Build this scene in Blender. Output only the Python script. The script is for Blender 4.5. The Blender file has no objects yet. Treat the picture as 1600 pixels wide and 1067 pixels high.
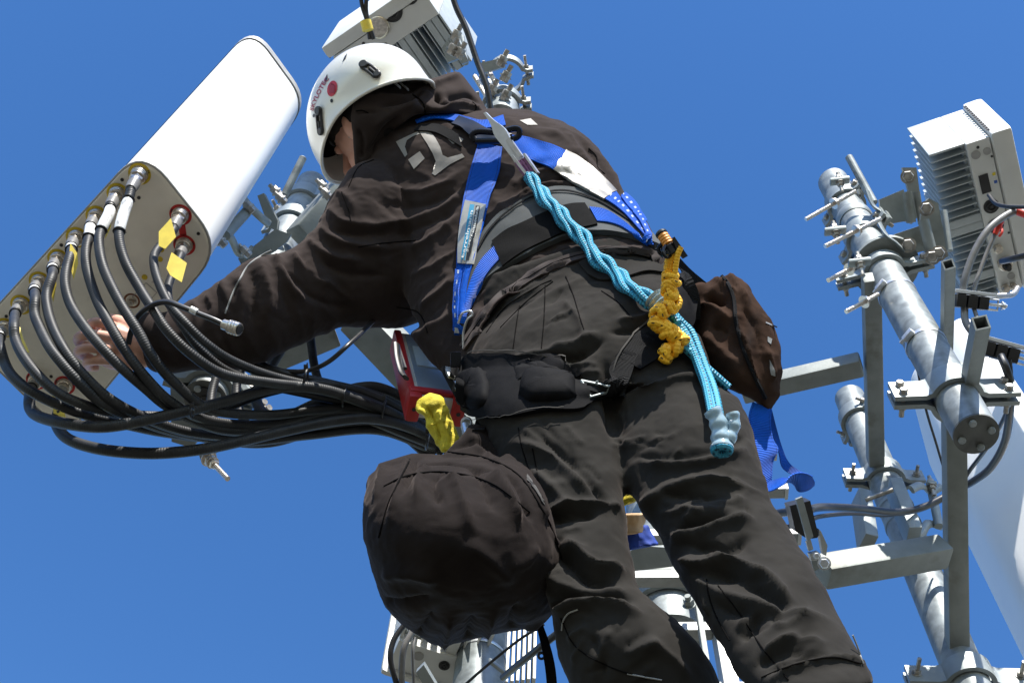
import bpy, bmesh, math, random
import numpy as np
from mathutils import Vector, Matrix, noise
from mathutils.bvhtree import BVHTree

# ------------------------------------------------------------ camera
SC = bpy.context.scene
F = 2000.0                       # focal length in photo pixels (photo is 1600 wide)
CAM = Vector((0, 0, 30.0))
EL = math.asin(0.892); RO = math.radians(3.9)
fwd = Vector((0, math.cos(EL), math.sin(EL)))
up0 = Vector((0, -math.sin(EL), math.cos(EL))); r0 = Vector((1, 0, 0))
RT = r0 * math.cos(RO) + up0 * math.sin(RO)
UP = up0 * math.cos(RO) - r0 * math.sin(RO)
cd = bpy.data.cameras.new('camera'); cam = bpy.data.objects.new('camera', cd)
SC.collection.objects.link(cam)
M = Matrix((RT, UP, -fwd)).transposed().to_4x4(); M.translation = CAM
cam.matrix_world = M
cd.sensor_width = 36; cd.lens = 36 * F / 1600; cd.clip_start = 0.05; cd.clip_end = 5000
SC.camera = cam

# ------------------------------------------------------------ world, sun, exposure
SUN_EL = math.radians(42); SUN_AZ = math.radians(171)     # azimuth clockwise from +Y (camera looks to +Y)
w = bpy.data.worlds.new('World'); SC.world = w; w.use_nodes = True
nt = w.node_tree; bg = nt.nodes['Background']
sky = nt.nodes.new('ShaderNodeTexSky'); sky.sky_type = 'NISHITA'; sky.sun_disc = False
sky.sun_elevation = SUN_EL; sky.sun_rotation = SUN_AZ
sky.altitude = 300; sky.air_density = 1.15; sky.dust_density = 0.35; sky.ozone_density = 1.6
hs_ = nt.nodes.new('ShaderNodeHueSaturation'); hs_.inputs['Saturation'].default_value = 1.31; hs_.inputs['Hue'].default_value = .508; hs_.inputs['Value'].default_value = 1.0
nt.links.new(sky.outputs[0], hs_.inputs['Color']); nt.links.new(hs_.outputs[0], bg.inputs[0]); bg.inputs[1].default_value = 0.130
sl = bpy.data.lights.new('sun', 'SUN'); sl.energy = 5.0; sl.angle = math.radians(0.5); sl.color = (1, .955, .88)
sun = bpy.data.objects.new('sun', sl); SC.collection.objects.link(sun)
sdir = Vector((math.sin(SUN_AZ) * math.cos(SUN_EL), math.cos(SUN_AZ) * math.cos(SUN_EL), math.sin(SUN_EL)))
sun.rotation_euler = sdir.to_track_quat('Z', 'Y').to_euler()
SC.view_settings.view_transform = 'Standard'; SC.view_settings.look = 'None'
SC.view_settings.exposure = 0.9; SC.view_settings.gamma = 1
SC.cycles.max_bounces = 6

# ------------------------------------------------------------ point helpers
ZH = Vector((0, 0, 1))
def W(px, py, d):
    px, py, d = float(px), float(py), float(d)
    return CAM + d * (fwd + (px - 800) / F * RT - (py - 533.5) / F * UP)
def ray(px, py):
    px, py = float(px), float(py)
    return (fwd + (px - 800) / F * RT - (py - 533.5) / F * UP).normalized()
def pix(p):
    v = p - CAM; d = v.dot(fwd)
    return 800 + F * v.dot(RT) / d, 533.5 - F * v.dot(UP) / d, d
def Hz(px, py, z):
    r = ray(px, py); return CAM + r * ((z - CAM.z) / r.z)
def crom(P, n):
    """Catmull-Rom through P (list of sequences), n samples per span, as float tuples/Vectors"""
    P = [np.array(p, float) for p in P]
    if len(P) < 2: return P
    Q = [2 * P[0] - P[1]] + P + [2 * P[-1] - P[-2]]
    out = []
    for i in range(1, len(Q) - 2):
        a, b, c, d = Q[i - 1:i + 3]
        for k in range(n):
            t = k / n
            out.append(.5 * ((2 * b) + (c - a) * t + (2 * a - 5 * b + 4 * c - d) * t * t + (3 * b - a - 3 * c + d) * t ** 3))
    out.append(P[-1])
    return out
def path(pts, n=6):      # pts = (px,py,d) list -> smooth world path
    return [W(*q) for q in crom(pts, n)]
def resample(P, n):
    P = [np.array(p, float) for p in P]
    s = [0]
    for a, b in zip(P, P[1:]): s.append(s[-1] + np.linalg.norm(b - a))
    s = np.array(s); t = np.linspace(0, s[-1], n); A = np.array(P)
    return np.stack([np.interp(t, s, A[:, k]) for k in range(A.shape[1])], 1)

# ------------------------------------------------------------ objects
def link(o, parent=None):
    SC.collection.objects.link(o)
    if parent is not None:
        o.parent = parent
        if parent.get('_mw'): o.matrix_parent_inverse = parent.matrix_world.inverted()
    return o
def tag(o, label=None, cat=None, group=None, kind=None):
    if label: o['label'] = label
    if cat: o['category'] = cat
    if group: o['group'] = group
    if kind: o['kind'] = kind
    return o
def thing(name, label, cat, loc, group=None):
    o = bpy.data.objects.new(name, None); SC.collection.objects.link(o)
    o.location = loc; o.empty_display_size = .05
    return tag(o, label, cat, group)
def mk(name, verts, faces, mat, parent=None, uvs=None, smooth=True, mats=None, mi=None):
    me = bpy.data.meshes.new(name)
    off = Vector(parent.location) if parent is not None and parent.parent is None else Vector((0, 0, 0))
    if parent is not None and parent.parent is not None: off = Vector(parent.location) + Vector(parent.parent.location)
    me.from_pydata([tuple(Vector(v) - off) for v in verts], [], faces)
    if uvs is not None:
        l = me.uv_layers.new(name='UVMap')
        arr = np.array([uvs[i] for f in faces for i in f] if len(uvs) == len(verts) else uvs, float).ravel()
        l.data.foreach_set('uv', arr)
    for m in (mats or [mat]): me.materials.append(m)
    if mi is not None: me.polygons.foreach_set('material_index', mi)
    me.polygons.foreach_set('use_smooth', [smooth] * len(me.polygons))
    me.validate(); me.update()
    o = bpy.data.objects.new(name, me); SC.collection.objects.link(o)
    if parent is not None: o.parent = parent
    return o

class G:
    """collects geometry, links it as one mesh object"""
    def __init__(s): s.v = []; s.f = []; s.uv = []; s.sm = []
    def add(s, v, f, uv=None, smooth=True):
        b = len(s.v); s.v += [Vector(x) for x in v]
        for k, q in enumerate(f):
            s.f.append([b + i for i in q]); s.sm.append(smooth)
            s.uv += ([tuple(uv[i]) for i in q] if uv is not None else [(v[i][0] if 0 else 0.0, 0.0) for i in q])
    def box(s, c, ax, h, bev=0.0):
        """c centre, ax three unit vectors, h half sizes"""
        bm = bmesh.new(); bmesh.ops.create_cube(bm, size=2)
        for v in bm.verts: v.co = Vector((v.co.x * h[0], v.co.y * h[1], v.co.z * h[2]))
        if bev > 0: bmesh.ops.bevel(bm, geom=list(bm.edges), offset=bev, segments=2, profile=.6, affect='EDGES')
        R = [Vector(a) for a in ax]; c = Vector(c)
        vs = [c + R[0] * v.co.x + R[1] * v.co.y + R[2] * v.co.z for v in bm.verts]
        s.add(vs, [[v.index for v in f.verts] for f in bm.faces], smooth=False); bm.free()
    def tube(s, P, r, n=12, cap=True, ts=None, flat=None, flatdir=None):
        """tube along P; r number or list; ts uv scale (v in metres)"""
        P = [Vector(p) for p in P]; N = len(P)
        rr = r if isinstance(r, (list, tuple, np.ndarray)) else [r] * N
        T = [(P[min(i + 1, N - 1)] - P[max(i - 1, 0)]).normalized() for i in range(N)]
        a = T[0].orthogonal().normalized() if flatdir is None else (flatdir - T[0] * flatdir.dot(T[0])).normalized()
        vs = []; uv = []; L = 0
        for i in range(N):
            if i: L += (P[i] - P[i - 1]).length
            a = (a - T[i] * a.dot(T[i])).normalized(); b = T[i].cross(a)
            for k in range(n + 1):
                t = 2 * math.pi * k / n
                vs.append(P[i] + (a * math.cos(t) + b * math.sin(t) * (flat or 1)) * rr[i]); uv.append((k / n, L))
        fs = []
        for i in range(N - 1):
            for k in range(n):
                q = i * (n + 1) + k; fs.append([q, q + 1, q + n + 2, q + n + 1])
        s.add(vs, fs, uv)
        if cap:
            for i, o in ((0, -1), (N - 1, 1)):
                ring = [vs[i * (n + 1) + k] for k in range(n)]
                s.add(ring, [list(range(n))[::o]], [(0, 0)] * n, smooth=False)
    def cyl(s, a, b, r, n=24, r2=None, bev=0):
        a = Vector(a); b = Vector(b); r2 = r if r2 is None else r2
        d = (b - a).normalized()
        if bev: s.tube([a, a + d * .0001, a + d * bev, b - d * bev, b - d * .0001, b], [r - bev, r - bev, r, r2, r2 - bev, r2 - bev], n)
        else: s.tube([a, b], [r, r2], n)
    def prism(s, outline, h, bev=0.0):
        """outline: list of world points (planar), extruded by vector h both caps"""
        n = len(outline); o = [Vector(p) for p in outline]; h = Vector(h)
        vs = o + [p + h for p in o]
        fs = [[i, (i + 1) % n, n + (i + 1) % n, n + i] for i in range(n)]
        s.add(vs, fs, smooth=False); s.add(o, [list(range(n))[::-1]], smooth=False); s.add([p + h for p in o], [list(range(n))], smooth=False)
    def torus(s, c, ax, R, r, n=32, m=8, a0=0, a1=2 * math.pi, el=1.0, xdir=None):
        ax = Vector(ax).normalized(); x = ax.orthogonal().normalized() if xdir is None else Vector(xdir).normalized(); y = ax.cross(x)
        P = [Vector(c) + (x * math.cos(a0 + (a1 - a0) * i / n) + y * math.sin(a0 + (a1 - a0) * i / n) * el) * R for i in range(n + 1)]
        s.tube(P, r, m, cap=abs(a1 - a0) < 6.28)
    def bolt(s, p, ax, r=.009, h=.008, shank=0.0, washer=True):
        """hex head standing on p pointing ax"""
        ax = Vector(ax).normalized(); x = ax.orthogonal().normalized(); y = ax.cross(x); p = Vector(p)
        if washer: s.cyl(p, p + ax * .002, r * 1.3, 16); p = p + ax * .002
        ring = [(x * math.cos(k * math.pi / 3) + y * math.sin(k * math.pi / 3)) for k in range(6)]
        lev = [(0, 1), (h * .85, 1), (h, .86)]
        vs = [p + ax * z + q * r * f for z, f in lev for q in ring]
        fs = [[i * 6 + k, i * 6 + (k + 1) % 6, i * 6 + 6 + (k + 1) % 6, i * 6 + 6 + k] for i in range(2) for k in range(6)] + [list(range(12, 18))]
        s.add(vs, fs, smooth=False)
        if shank > 0: s.cyl(p + ax * h, p + ax * (h + shank), r * .55, 12)
        if shank < 0: s.cyl(p, p + ax * shank, r * .55, 12)
    def build(s, name, mat, parent=None, mats=None):
        o = mk(name, s.v, s.f, mat, parent, uvs=None, smooth=False)
        me = o.data
        l = me.uv_layers.new(name='UVMap'); l.data.foreach_set('uv', np.array(s.uv, float).ravel())
        me.polygons.foreach_set('use_smooth', s.sm)
        try: me.set_sharp_from_angle(angle=math.radians(42))
        except Exception: pass
        return o

def loft_geo(secs, n=28, sub=6, power=2.0):
    """secs: (Lx,Ly,Rx,Ry,d,t[,dskew]) silhouettes left/right in photo pixels at distance d; t depth half-size / half width"""
    S = crom([list(q) + [0] * (7 - len(q)) for q in secs], sub)
    vs = []; N = len(S)
    for (lx, ly, rx, ry, d, t, sk) in S:
        L = W(lx, ly, d + sk / 2); R = W(rx, ry, d - sk / 2); c = (L + R) / 2; u = (R - L) / 2; vd = (c - CAM).normalized(); 
        wv = (vd - u * (vd.dot(u) / u.length_squared)).normalized() * u.length * t
        for k in range(n):
            a = 2 * math.pi * k / n; ca, sa = math.cos(a), math.sin(a)
            e = 2 / power
            vs.append(c + u * math.copysign(abs(ca) ** e, ca) + wv * math.copysign(abs(sa) ** e, sa))
    fs = [[i * n + k, i * n + (k + 1) % n, (i + 1) * n + (k + 1) % n, (i + 1) * n + k] for i in range(N - 1) for k in range(n)]
    for i, rev in ((0, 1), (N - 1, 0)):
        ring = [i * n + k for k in range(n)]
        c = sum((vs[q] for q in ring), Vector()) / n; vs.append(c); ci = len(vs) - 1
        for k in range(n):
            f = [ring[k], ring[(k + 1) % n], ci]; fs.append(f if rev == 0 else f[::-1])
    return vs, fs

def remesh(parts, voxel=.005, smooth=6, fac=.5, name='tmp'):
    """union by voxel remesh of closed lofts; returns (verts Nx3 array, faces)"""
    v = []; f = []
    for a, b in parts:
        k = len(v); v += a; f += [[i + k for i in q] for q in b]
    me = bpy.data.meshes.new(name); me.from_pydata([tuple(x) for x in v], [], f); me.update()
    bm = bmesh.new(); bm.from_mesh(me); bmesh.ops.recalc_face_normals(bm, faces=bm.faces); bm.to_mesh(me); bm.free()
    o = bpy.data.objects.new(name, me); SC.collection.objects.link(o)
    m = o.modifiers.new('r', 'REMESH'); m.mode = 'VOXEL'; m.voxel_size = voxel; m.adaptivity = 0
    if smooth:
        m = o.modifiers.new('s', 'SMOOTH'); m.iterations = smooth; m.factor = fac
    dg = bpy.context.evaluated_depsgraph_get(); dg.update()
    me2 = bpy.data.meshes.new_from_object(o.evaluated_get(dg), depsgraph=dg)
    V = np.zeros(len(me2.vertices) * 3); me2.vertices.foreach_get('co', V); V = V.reshape(-1, 3)
    Fc = [list(p.vertices) for p in me2.polygons]
    bpy.data.objects.remove(o); bpy.data.meshes.remove(me); bpy.data.meshes.remove(me2)
    return V, Fc
def normals(V, Fc):
    me = bpy.data.meshes.new('n'); me.from_pydata(V.tolist(), [], Fc); me.update()
    N = np.zeros(len(V) * 3); me.vertices.foreach_get('normal', N); bpy.data.meshes.remove(me)
    return N.reshape(-1, 3)
def bvh(V, Fc): return BVHTree.FromPolygons([tuple(x) for x in V], Fc)
def hit(T, px, py, dflt=None):
    r = ray(px, py); q = T.ray_cast(CAM, r)
    if q[0] is None: return None
    n = q[1]; n = n if n.dot(r) < 0 else -n
    return q[0], n
def lay(T, pts, off=.001, n=None):
    """pixel polyline laid on a surface -> world points and normals (gaps take the last distance)"""
    out = []; last = None
    for p in pts:
        h = hit(T, p[0], p[1])
        if h: last = (h[0] - CAM).dot(fwd); out.append([h[0], h[1], p])
        else: out.append([None, None, p])
    ds = [(i, (o[0] - CAM).dot(fwd)) for i, o in enumerate(out) if o[0] is not None]
    if not ds: return []
    for i, o in enumerate(out):
        if o[0] is None:
            j, d = min(ds, key=lambda q: abs(q[0] - i)); o[0] = W(o[2][0], o[2][1], d); o[1] = out[j][1]
    return [(o[0] + o[1] * off, o[1]) for o in out]
def folds(V, Fc, T, specs):
    """specs: (pixel polyline, width m, height m). ridges (or grooves, height<0) raised along lines laid on the surface"""
    N = normals(V, Fc); D = np.zeros(len(V)); specs = [(p_, w_ * .82, h_ * 1.3) for p_, w_, h_ in specs]
    for pl, wd, ht in specs:
        P = crom([p[:2] for p in pl], 8)
        L = lay(T, P, 0)
        if not L: continue
        A = resample([tuple(q[0]) for q in L], 60); t = np.linspace(0, 1, 60)
        amp = np.clip(np.minimum(t, 1 - t) * 5 + .12, 0, 1) * ht
        lo = A.min(0) - wd * 3; hi = A.max(0) + wd * 3
        idx = np.where(((V > lo) & (V < hi)).all(1))[0]
        if len(idx) == 0: continue
        d2 = ((V[idx, None, :] - A[None]) ** 2).sum(2); j = d2.argmin(1); dm = d2.min(1)
        D[idx] += amp[j] * np.exp(-(np.sqrt(dm) / wd) ** 1.45)
    return V + N * D[:, None]
def wrinkle(V, Fc, scale, amp, ax=None, seed=0, ridged=True):
    N = normals(V, Fc); out = np.zeros(len(V)); s = Vector((seed * 7.3, seed * 3.1, seed))
    for i, p in enumerate(V):
        q = Vector(p)
        if ax is not None: q = Vector((q.dot(ax[0]) * scale[0], q.dot(ax[1]) * scale[1], q.dot(ax[2]) * scale[2]))
        else: q = q * scale
        a = noise.noise(q + s)
        if ridged: a = (1 - abs(a) * 2.2) - .5
        out[i] = a
    return V + N * (out * amp)[:, None]
def strap_geo(T, eL, eR, n=40, m=5, off=.0015, th=.0022, d=None, nsub=8, flatten=0.5):
    """webbing between two traced edges, laid on surface T (or at distances d); solid with thickness, uv in metres"""
    a = resample(crom(eL, nsub), n); b = resample(crom(eR, nsub), n)
    rows = []
    for i in range(n):
        row = []
        for k in range(m):
            t = k / (m - 1); row.append(a[i] * (1 - t) + b[i] * t)
        if T is not None:
            L = lay(T, row, 0)
            rows.append([(Vector(q[0]), Vector(q[1])) for q in L] if L else None)
        else: rows.append([(W(q[0], q[1], q[2]), None) for q in row])
    good = [i for i, r in enumerate(rows) if r]
    for i in range(n):
        if rows[i] is None:
            j = min(good, key=lambda g: abs(g - i))
            dd = [(q[0] - CAM).dot(fwd) for q in rows[j]]
            rows[i] = [(W(a[i][0] * (1 - k / (m - 1)) + b[i][0] * k / (m - 1), a[i][1] * (1 - k / (m - 1)) + b[i][1] * k / (m - 1), dd[k]), rows[j][k][1]) for k in range(m)]
    P = np.array([[tuple(q[0]) for q in r] for r in rows])
    if T is not None:                    # webbing bridges hollows: smooth distances along and across
        dep = np.array([[ (Vector(P[i, k]) - CAM).length for k in range(m)] for i in range(n)])
        raw = dep.copy()
        for _ in range(int(12 * flatten) + 1):
            q = dep.copy(); q[1:-1] = (dep[:-2] + dep[2:] + 2 * dep[1:-1]) / 4; q = np.minimum(q, raw) if flatten > 0 else q; dep = q
        mean = dep.mean(1, keepdims=True); lin = np.linspace(0, 1, m)[None]
        chord = dep[:, :1] * (1 - lin) + dep[:, -1:] * lin
        dep = np.minimum(dep, chord * 1.0 + 1e9 * 0) if False else dep
        for i in range(n):
            for k in range(m):
                r = (Vector(P[i, k]) - CAM).normalized(); P[i, k] = CAM + r * dep[i, k]
    nr = np.zeros_like(P)
    for i in range(n):
        for k in range(m):
            dv = Vector(P[min(i + 1, n - 1), k] - P[max(i - 1, 0), k]); du = Vector(P[i, min(k + 1, m - 1)] - P[i, max(k - 1, 0)])
            q = dv.cross(du).normalized()
            if T is not None and q.dot(Vector(P[i, k]) - CAM) > 0: q = -q
            nr[i, k] = q
    if T is not None:
        front = P + nr * (off + th); back = P + nr * off
    else: front = P + nr * th / 2; back = P - nr * th / 2
    vs = []; uv = []; Ls = np.concatenate([[0], np.cumsum(np.linalg.norm(P[1:, m // 2] - P[:-1, m // 2], axis=1))])
    for A in (front, back):
        for i in range(n):
            wd = np.linalg.norm(P[i, -1] - P[i, 0])
            for k in range(m): vs.append(Vector(A[i, k])); uv.append((k / (m - 1), Ls[i]))
    fs = []; o = n * m
    for i in range(n - 1):
        for k in range(m - 1):
            q = i * m + k; fs.append([q, q + 1, q + m + 1, q + m]); fs.append([o + q, o + q + m, o + q + m + 1, o + q + 1])
        for k in (0, m - 1):
            q = i * m + k; fs.append([q, q + m, o + q + m, o + q] if k == 0 else [q, o + q, o + q + m, q + m])
    for i in (0, n - 1):
        for k in range(m - 1):
            q = i * m + k; fs.append([q, o + q, o + q + 1, q + 1])
    return vs, fs, uv
def strap(name, mat, parent, T, eL, eR, **kw):
    v, f, uv = strap_geo(T, eL, eR, **kw)
    o = mk(name, v, f, mat, parent, uvs=uv)
    try: o.data.set_sharp_from_angle(angle=math.radians(50))
    except Exception: pass
    return o
def decal(name, mat, parent, T, poly, off=.0012, step=5.0, th=.0004):
    """flat printed shape (pixel polygon) laid on surface"""
    me = bpy.data.meshes.new('d'); bm = bmesh.new()
    vs = [bm.verts.new((p[0], p[1], 0)) for p in poly]; bm.faces.new(vs)
    bmesh.ops.triangulate(bm, faces=bm.faces[:])
    for _ in range(6):
        E = [e for e in bm.edges if e.calc_length() > step * 1.5]
        if not E: break
        bmesh.ops.subdivide_edges(bm, edges=E, cuts=1, use_grid_fill=False); bmesh.ops.triangulate(bm, faces=bm.faces[:])
    bm.verts.ensure_lookup_table(); bm.verts.index_update()
    L = lay(T, [(v.co.x, v.co.y) for v in bm.verts], off)
    fs = [[v.index for v in f.verts] for f in bm.faces]; bm.free()
    return mk(name, [q[0] for q in L], fs, mat, parent)
def text_mesh(txt, bold=False):
    cu = bpy.data.curves.new('t', 'FONT'); cu.body = txt; cu.align_x = 'LEFT'; cu.resolution_u = 3
    if bold: cu.offset = .018
    o = bpy.data.objects.new('t', cu); SC.collection.objects.link(o)
    dg = bpy.context.evaluated_depsgraph_get(); dg.update()
    me = bpy.data.meshes.new_from_object(o.evaluated_get(dg))
    V = [tuple(v.co) for v in me.vertices]; Fc = [list(p.vertices) for p in me.polygons]
    bpy.data.objects.remove(o); bpy.data.meshes.remove(me)
    x1 = max(v[0] for v in V); x0 = min(v[0] for v in V)
    return [((v[0] - x0) / (x1 - x0), v[1]) for v in V], Fc
def text_on(name, mat, parent, T, txt, p0, p1, hgt, off=.0015, bold=True, path_=None):
    """text from pixel p0 to p1 along baseline (or curved pixel path), cap height hgt px, up = left of direction"""
    V, Fc = text_mesh(txt, bold)
    P = resample(crom(path_ or [p0, p1], 8), 60)
    out = []
    for u, v in V:
        s = u * 59; i = min(int(s), 58); q = P[i] * (1 - (s - i)) + P[i + 1] * (s - i)
        t = P[min(i + 1, 59)] - P[i]; t = t / np.linalg.norm(t)
        nrm = np.array([t[1], -t[0]])
        q = q + nrm * v / .7 * hgt; out.append((q[0], q[1]))
    L = lay(T, out, off)
    return mk(name, [q[0] for q in L], Fc, mat, parent, smooth=False)

# ------------------------------------------------------------ materials
def mat(name, col, rough=.6, metal=0.0, var=.0, vscale=8, bump=0.0, bscale=60, bdist=.001, sheen=0, coat=0, spec=.5, dirt=None, trans=0, col2=None, detail=4, weave=None, uvband=None, alpha=1):
    m = bpy.data.materials.new(name); m.use_nodes = True; n = m.node_tree; L = n.links.new
    b = n.nodes['Principled BSDF']
    b.inputs['Roughness'].default_value = rough; b.inputs['Metallic'].default_value = metal
    b.inputs['Specular IOR Level'].default_value = spec
    if sheen: b.inputs['Sheen Weight'].default_value = sheen; b.inputs['Sheen Roughness'].default_value = .4; b.inputs['Sheen Tint'].default_value = (1, .84, .78, 1)
    if coat: b.inputs['Coat Weight'].default_value = coat; b.inputs['Coat Roughness'].default_value = .12
    if trans: b.inputs['Transmission Weight'].default_value = trans
    c4 = (*col, 1); b.inputs['Base Color'].default_value = c4
    tc = n.nodes.new('ShaderNodeTexCoord')
    csock = None
    if var or col2:
        nz = n.nodes.new('ShaderNodeTexNoise'); nz.inputs['Scale'].default_value = vscale; nz.inputs['Detail'].default_value = detail
        L(tc.outputs['Object'], nz.inputs['Vector'])
        rp = n.nodes.new('ShaderNodeValToRGB'); rp.color_ramp.elements[0].position = .35; rp.color_ramp.elements[1].position = .65
        a = col2 or tuple(x * (1 - var) for x in col)
        rp.color_ramp.elements[0].color = (*a, 1); rp.color_ramp.elements[1].color = (*[min(1, x * (1 + var)) for x in col], 1)
        L(nz.outputs['Fac'], rp.inputs['Fac']); csock = rp.outputs['Color']
        mr = n.nodes.new('ShaderNodeMapRange'); mr.inputs[3].default_value = rough * .82; mr.inputs[4].default_value = min(1, rough * 1.15)
        L(nz.outputs['Fac'], mr.inputs[0]); L(mr.outputs[0], b.inputs['Roughness'])
    hs = None
    if weave:          # uv based ribs: (su, sv) bands, colour flecks optional
        uv = n.nodes.new('ShaderNodeUVMap'); sp = n.nodes.new('ShaderNodeSeparateXYZ'); L(uv.outputs[0], sp.inputs[0])
        def sine(s, k, ph=0):
            mm = n.nodes.new('ShaderNodeMath'); mm.operation = 'MULTIPLY_ADD'; L(s, mm.inputs[0]); mm.inputs[1].default_value = k * 2 * math.pi; mm.inputs[2].default_value = ph
            q = n.nodes.new('ShaderNodeMath'); q.operation = 'SINE'; L(mm.outputs[0], q.inputs[0]); return q.outputs[0]
        a = sine(sp.outputs[1], weave[1])
        if weave[0]:
            c = sine(sp.outputs[0], weave[0]); mm = n.nodes.new('ShaderNodeMath'); mm.operation = 'MULTIPLY_ADD'; L(c, mm.inputs[0]); mm.inputs[1].default_value = .5; L(a, mm.inputs[2]); hs = mm.outputs[0]
        else: hs = a
    if bump:
        nz2 = n.nodes.new('ShaderNodeTexNoise'); nz2.inputs['Scale'].default_value = bscale; nz2.inputs['Detail'].default_value = 5
        L(tc.outputs['Object'], nz2.inputs['Vector'])
        bp = n.nodes.new('ShaderNodeBump'); bp.inputs['Strength'].default_value = bump; bp.inputs['Distance'].default_value = bdist
        L(nz2.outputs['Fac'], bp.inputs['Height']); L(bp.outputs[0], b.inputs['Normal']); last = bp
    if hs:
        b2 = n.nodes.new('ShaderNodeBump'); b2.inputs['Strength'].default_value = weave[2]; b2.inputs['Distance'].default_value = weave[3]
        L(hs, b2.inputs['Height'])
        if bump: L(last.outputs[0], b2.inputs['Normal'])
        L(b2.outputs[0], b.inputs['Normal'])
    if uvband:         # stitched edge / flecks: list of (axis, lo, hi, colour, dash per metre)
        uv = n.nodes.new('ShaderNodeUVMap'); sp = n.nodes.new('ShaderNodeSeparateXYZ'); L(uv.outputs[0], sp.inputs[0])
        for (lo, hi, c, dash, duty) in uvband:
            def step(s, op, k):
                q = n.nodes.new('ShaderNodeMath'); q.operation = op; L(s, q.inputs[0]); q.inputs[1].default_value = k; return q.outputs[0]
            g = step(sp.outputs[0], 'GREATER_THAN', lo); l_ = step(sp.outputs[0], 'LESS_THAN', hi)
            q = n.nodes.new('ShaderNodeMath'); q.operation = 'MULTIPLY'; L(g, q.inputs[0]); L(l_, q.inputs[1]); fac = q.outputs[0]
            if dash:
                fr = step(step(sp.outputs[1], 'MULTIPLY', dash), 'FRACT', 0); ls = step(fr, 'LESS_THAN', duty)
                q = n.nodes.new('ShaderNodeMath'); q.operation = 'MULTIPLY'; L(fac, q.inputs[0]); L(ls, q.inputs[1]); fac = q.outputs[0]
            mx = n.nodes.new('ShaderNodeMix'); mx.data_type = 'RGBA'; L(fac, mx.inputs[0])
            if csock is None: mx.inputs[6].default_value = c4
            else: L(csock, mx.inputs[6])
            mx.inputs[7].default_value = (*c, 1); csock = mx.outputs[2]
    if dirt:           # (colour, scale, threshold): streaks with a shape of their own
        nz3 = n.nodes.new('ShaderNodeTexNoise'); nz3.inputs['Scale'].default_value = dirt[1]; nz3.inputs['Detail'].default_value = 8
        mp = n.nodes.new('ShaderNodeMapping'); mp.inputs['Scale'].default_value = (1, 1, .25); L(tc.outputs['Object'], mp.inputs[0]); L(mp.outputs[0], nz3.inputs['Vector'])
        rp = n.nodes.new('ShaderNodeValToRGB'); rp.color_ramp.elements[0].position = dirt[2]; rp.color_ramp.elements[1].position = dirt[2] + .12
        rp.color_ramp.elements[0].color = (0, 0, 0, 1); rp.color_ramp.elements[1].color = (.7, .7, .7, 1); L(nz3.outputs['Fac'], rp.inputs['Fac'])
        mx = n.nodes.new('ShaderNodeMix'); mx.data_type = 'RGBA'; L(rp.outputs[0], mx.inputs[0])
        if csock is None: mx.inputs[6].default_value = c4
        else: L(csock, mx.inputs[6])
        mx.inputs[7].default_value = (*dirt[0], 1); csock = mx.outputs[2]
    if csock is not None: L(csock, b.inputs['Base Color'])
    return m
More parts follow.
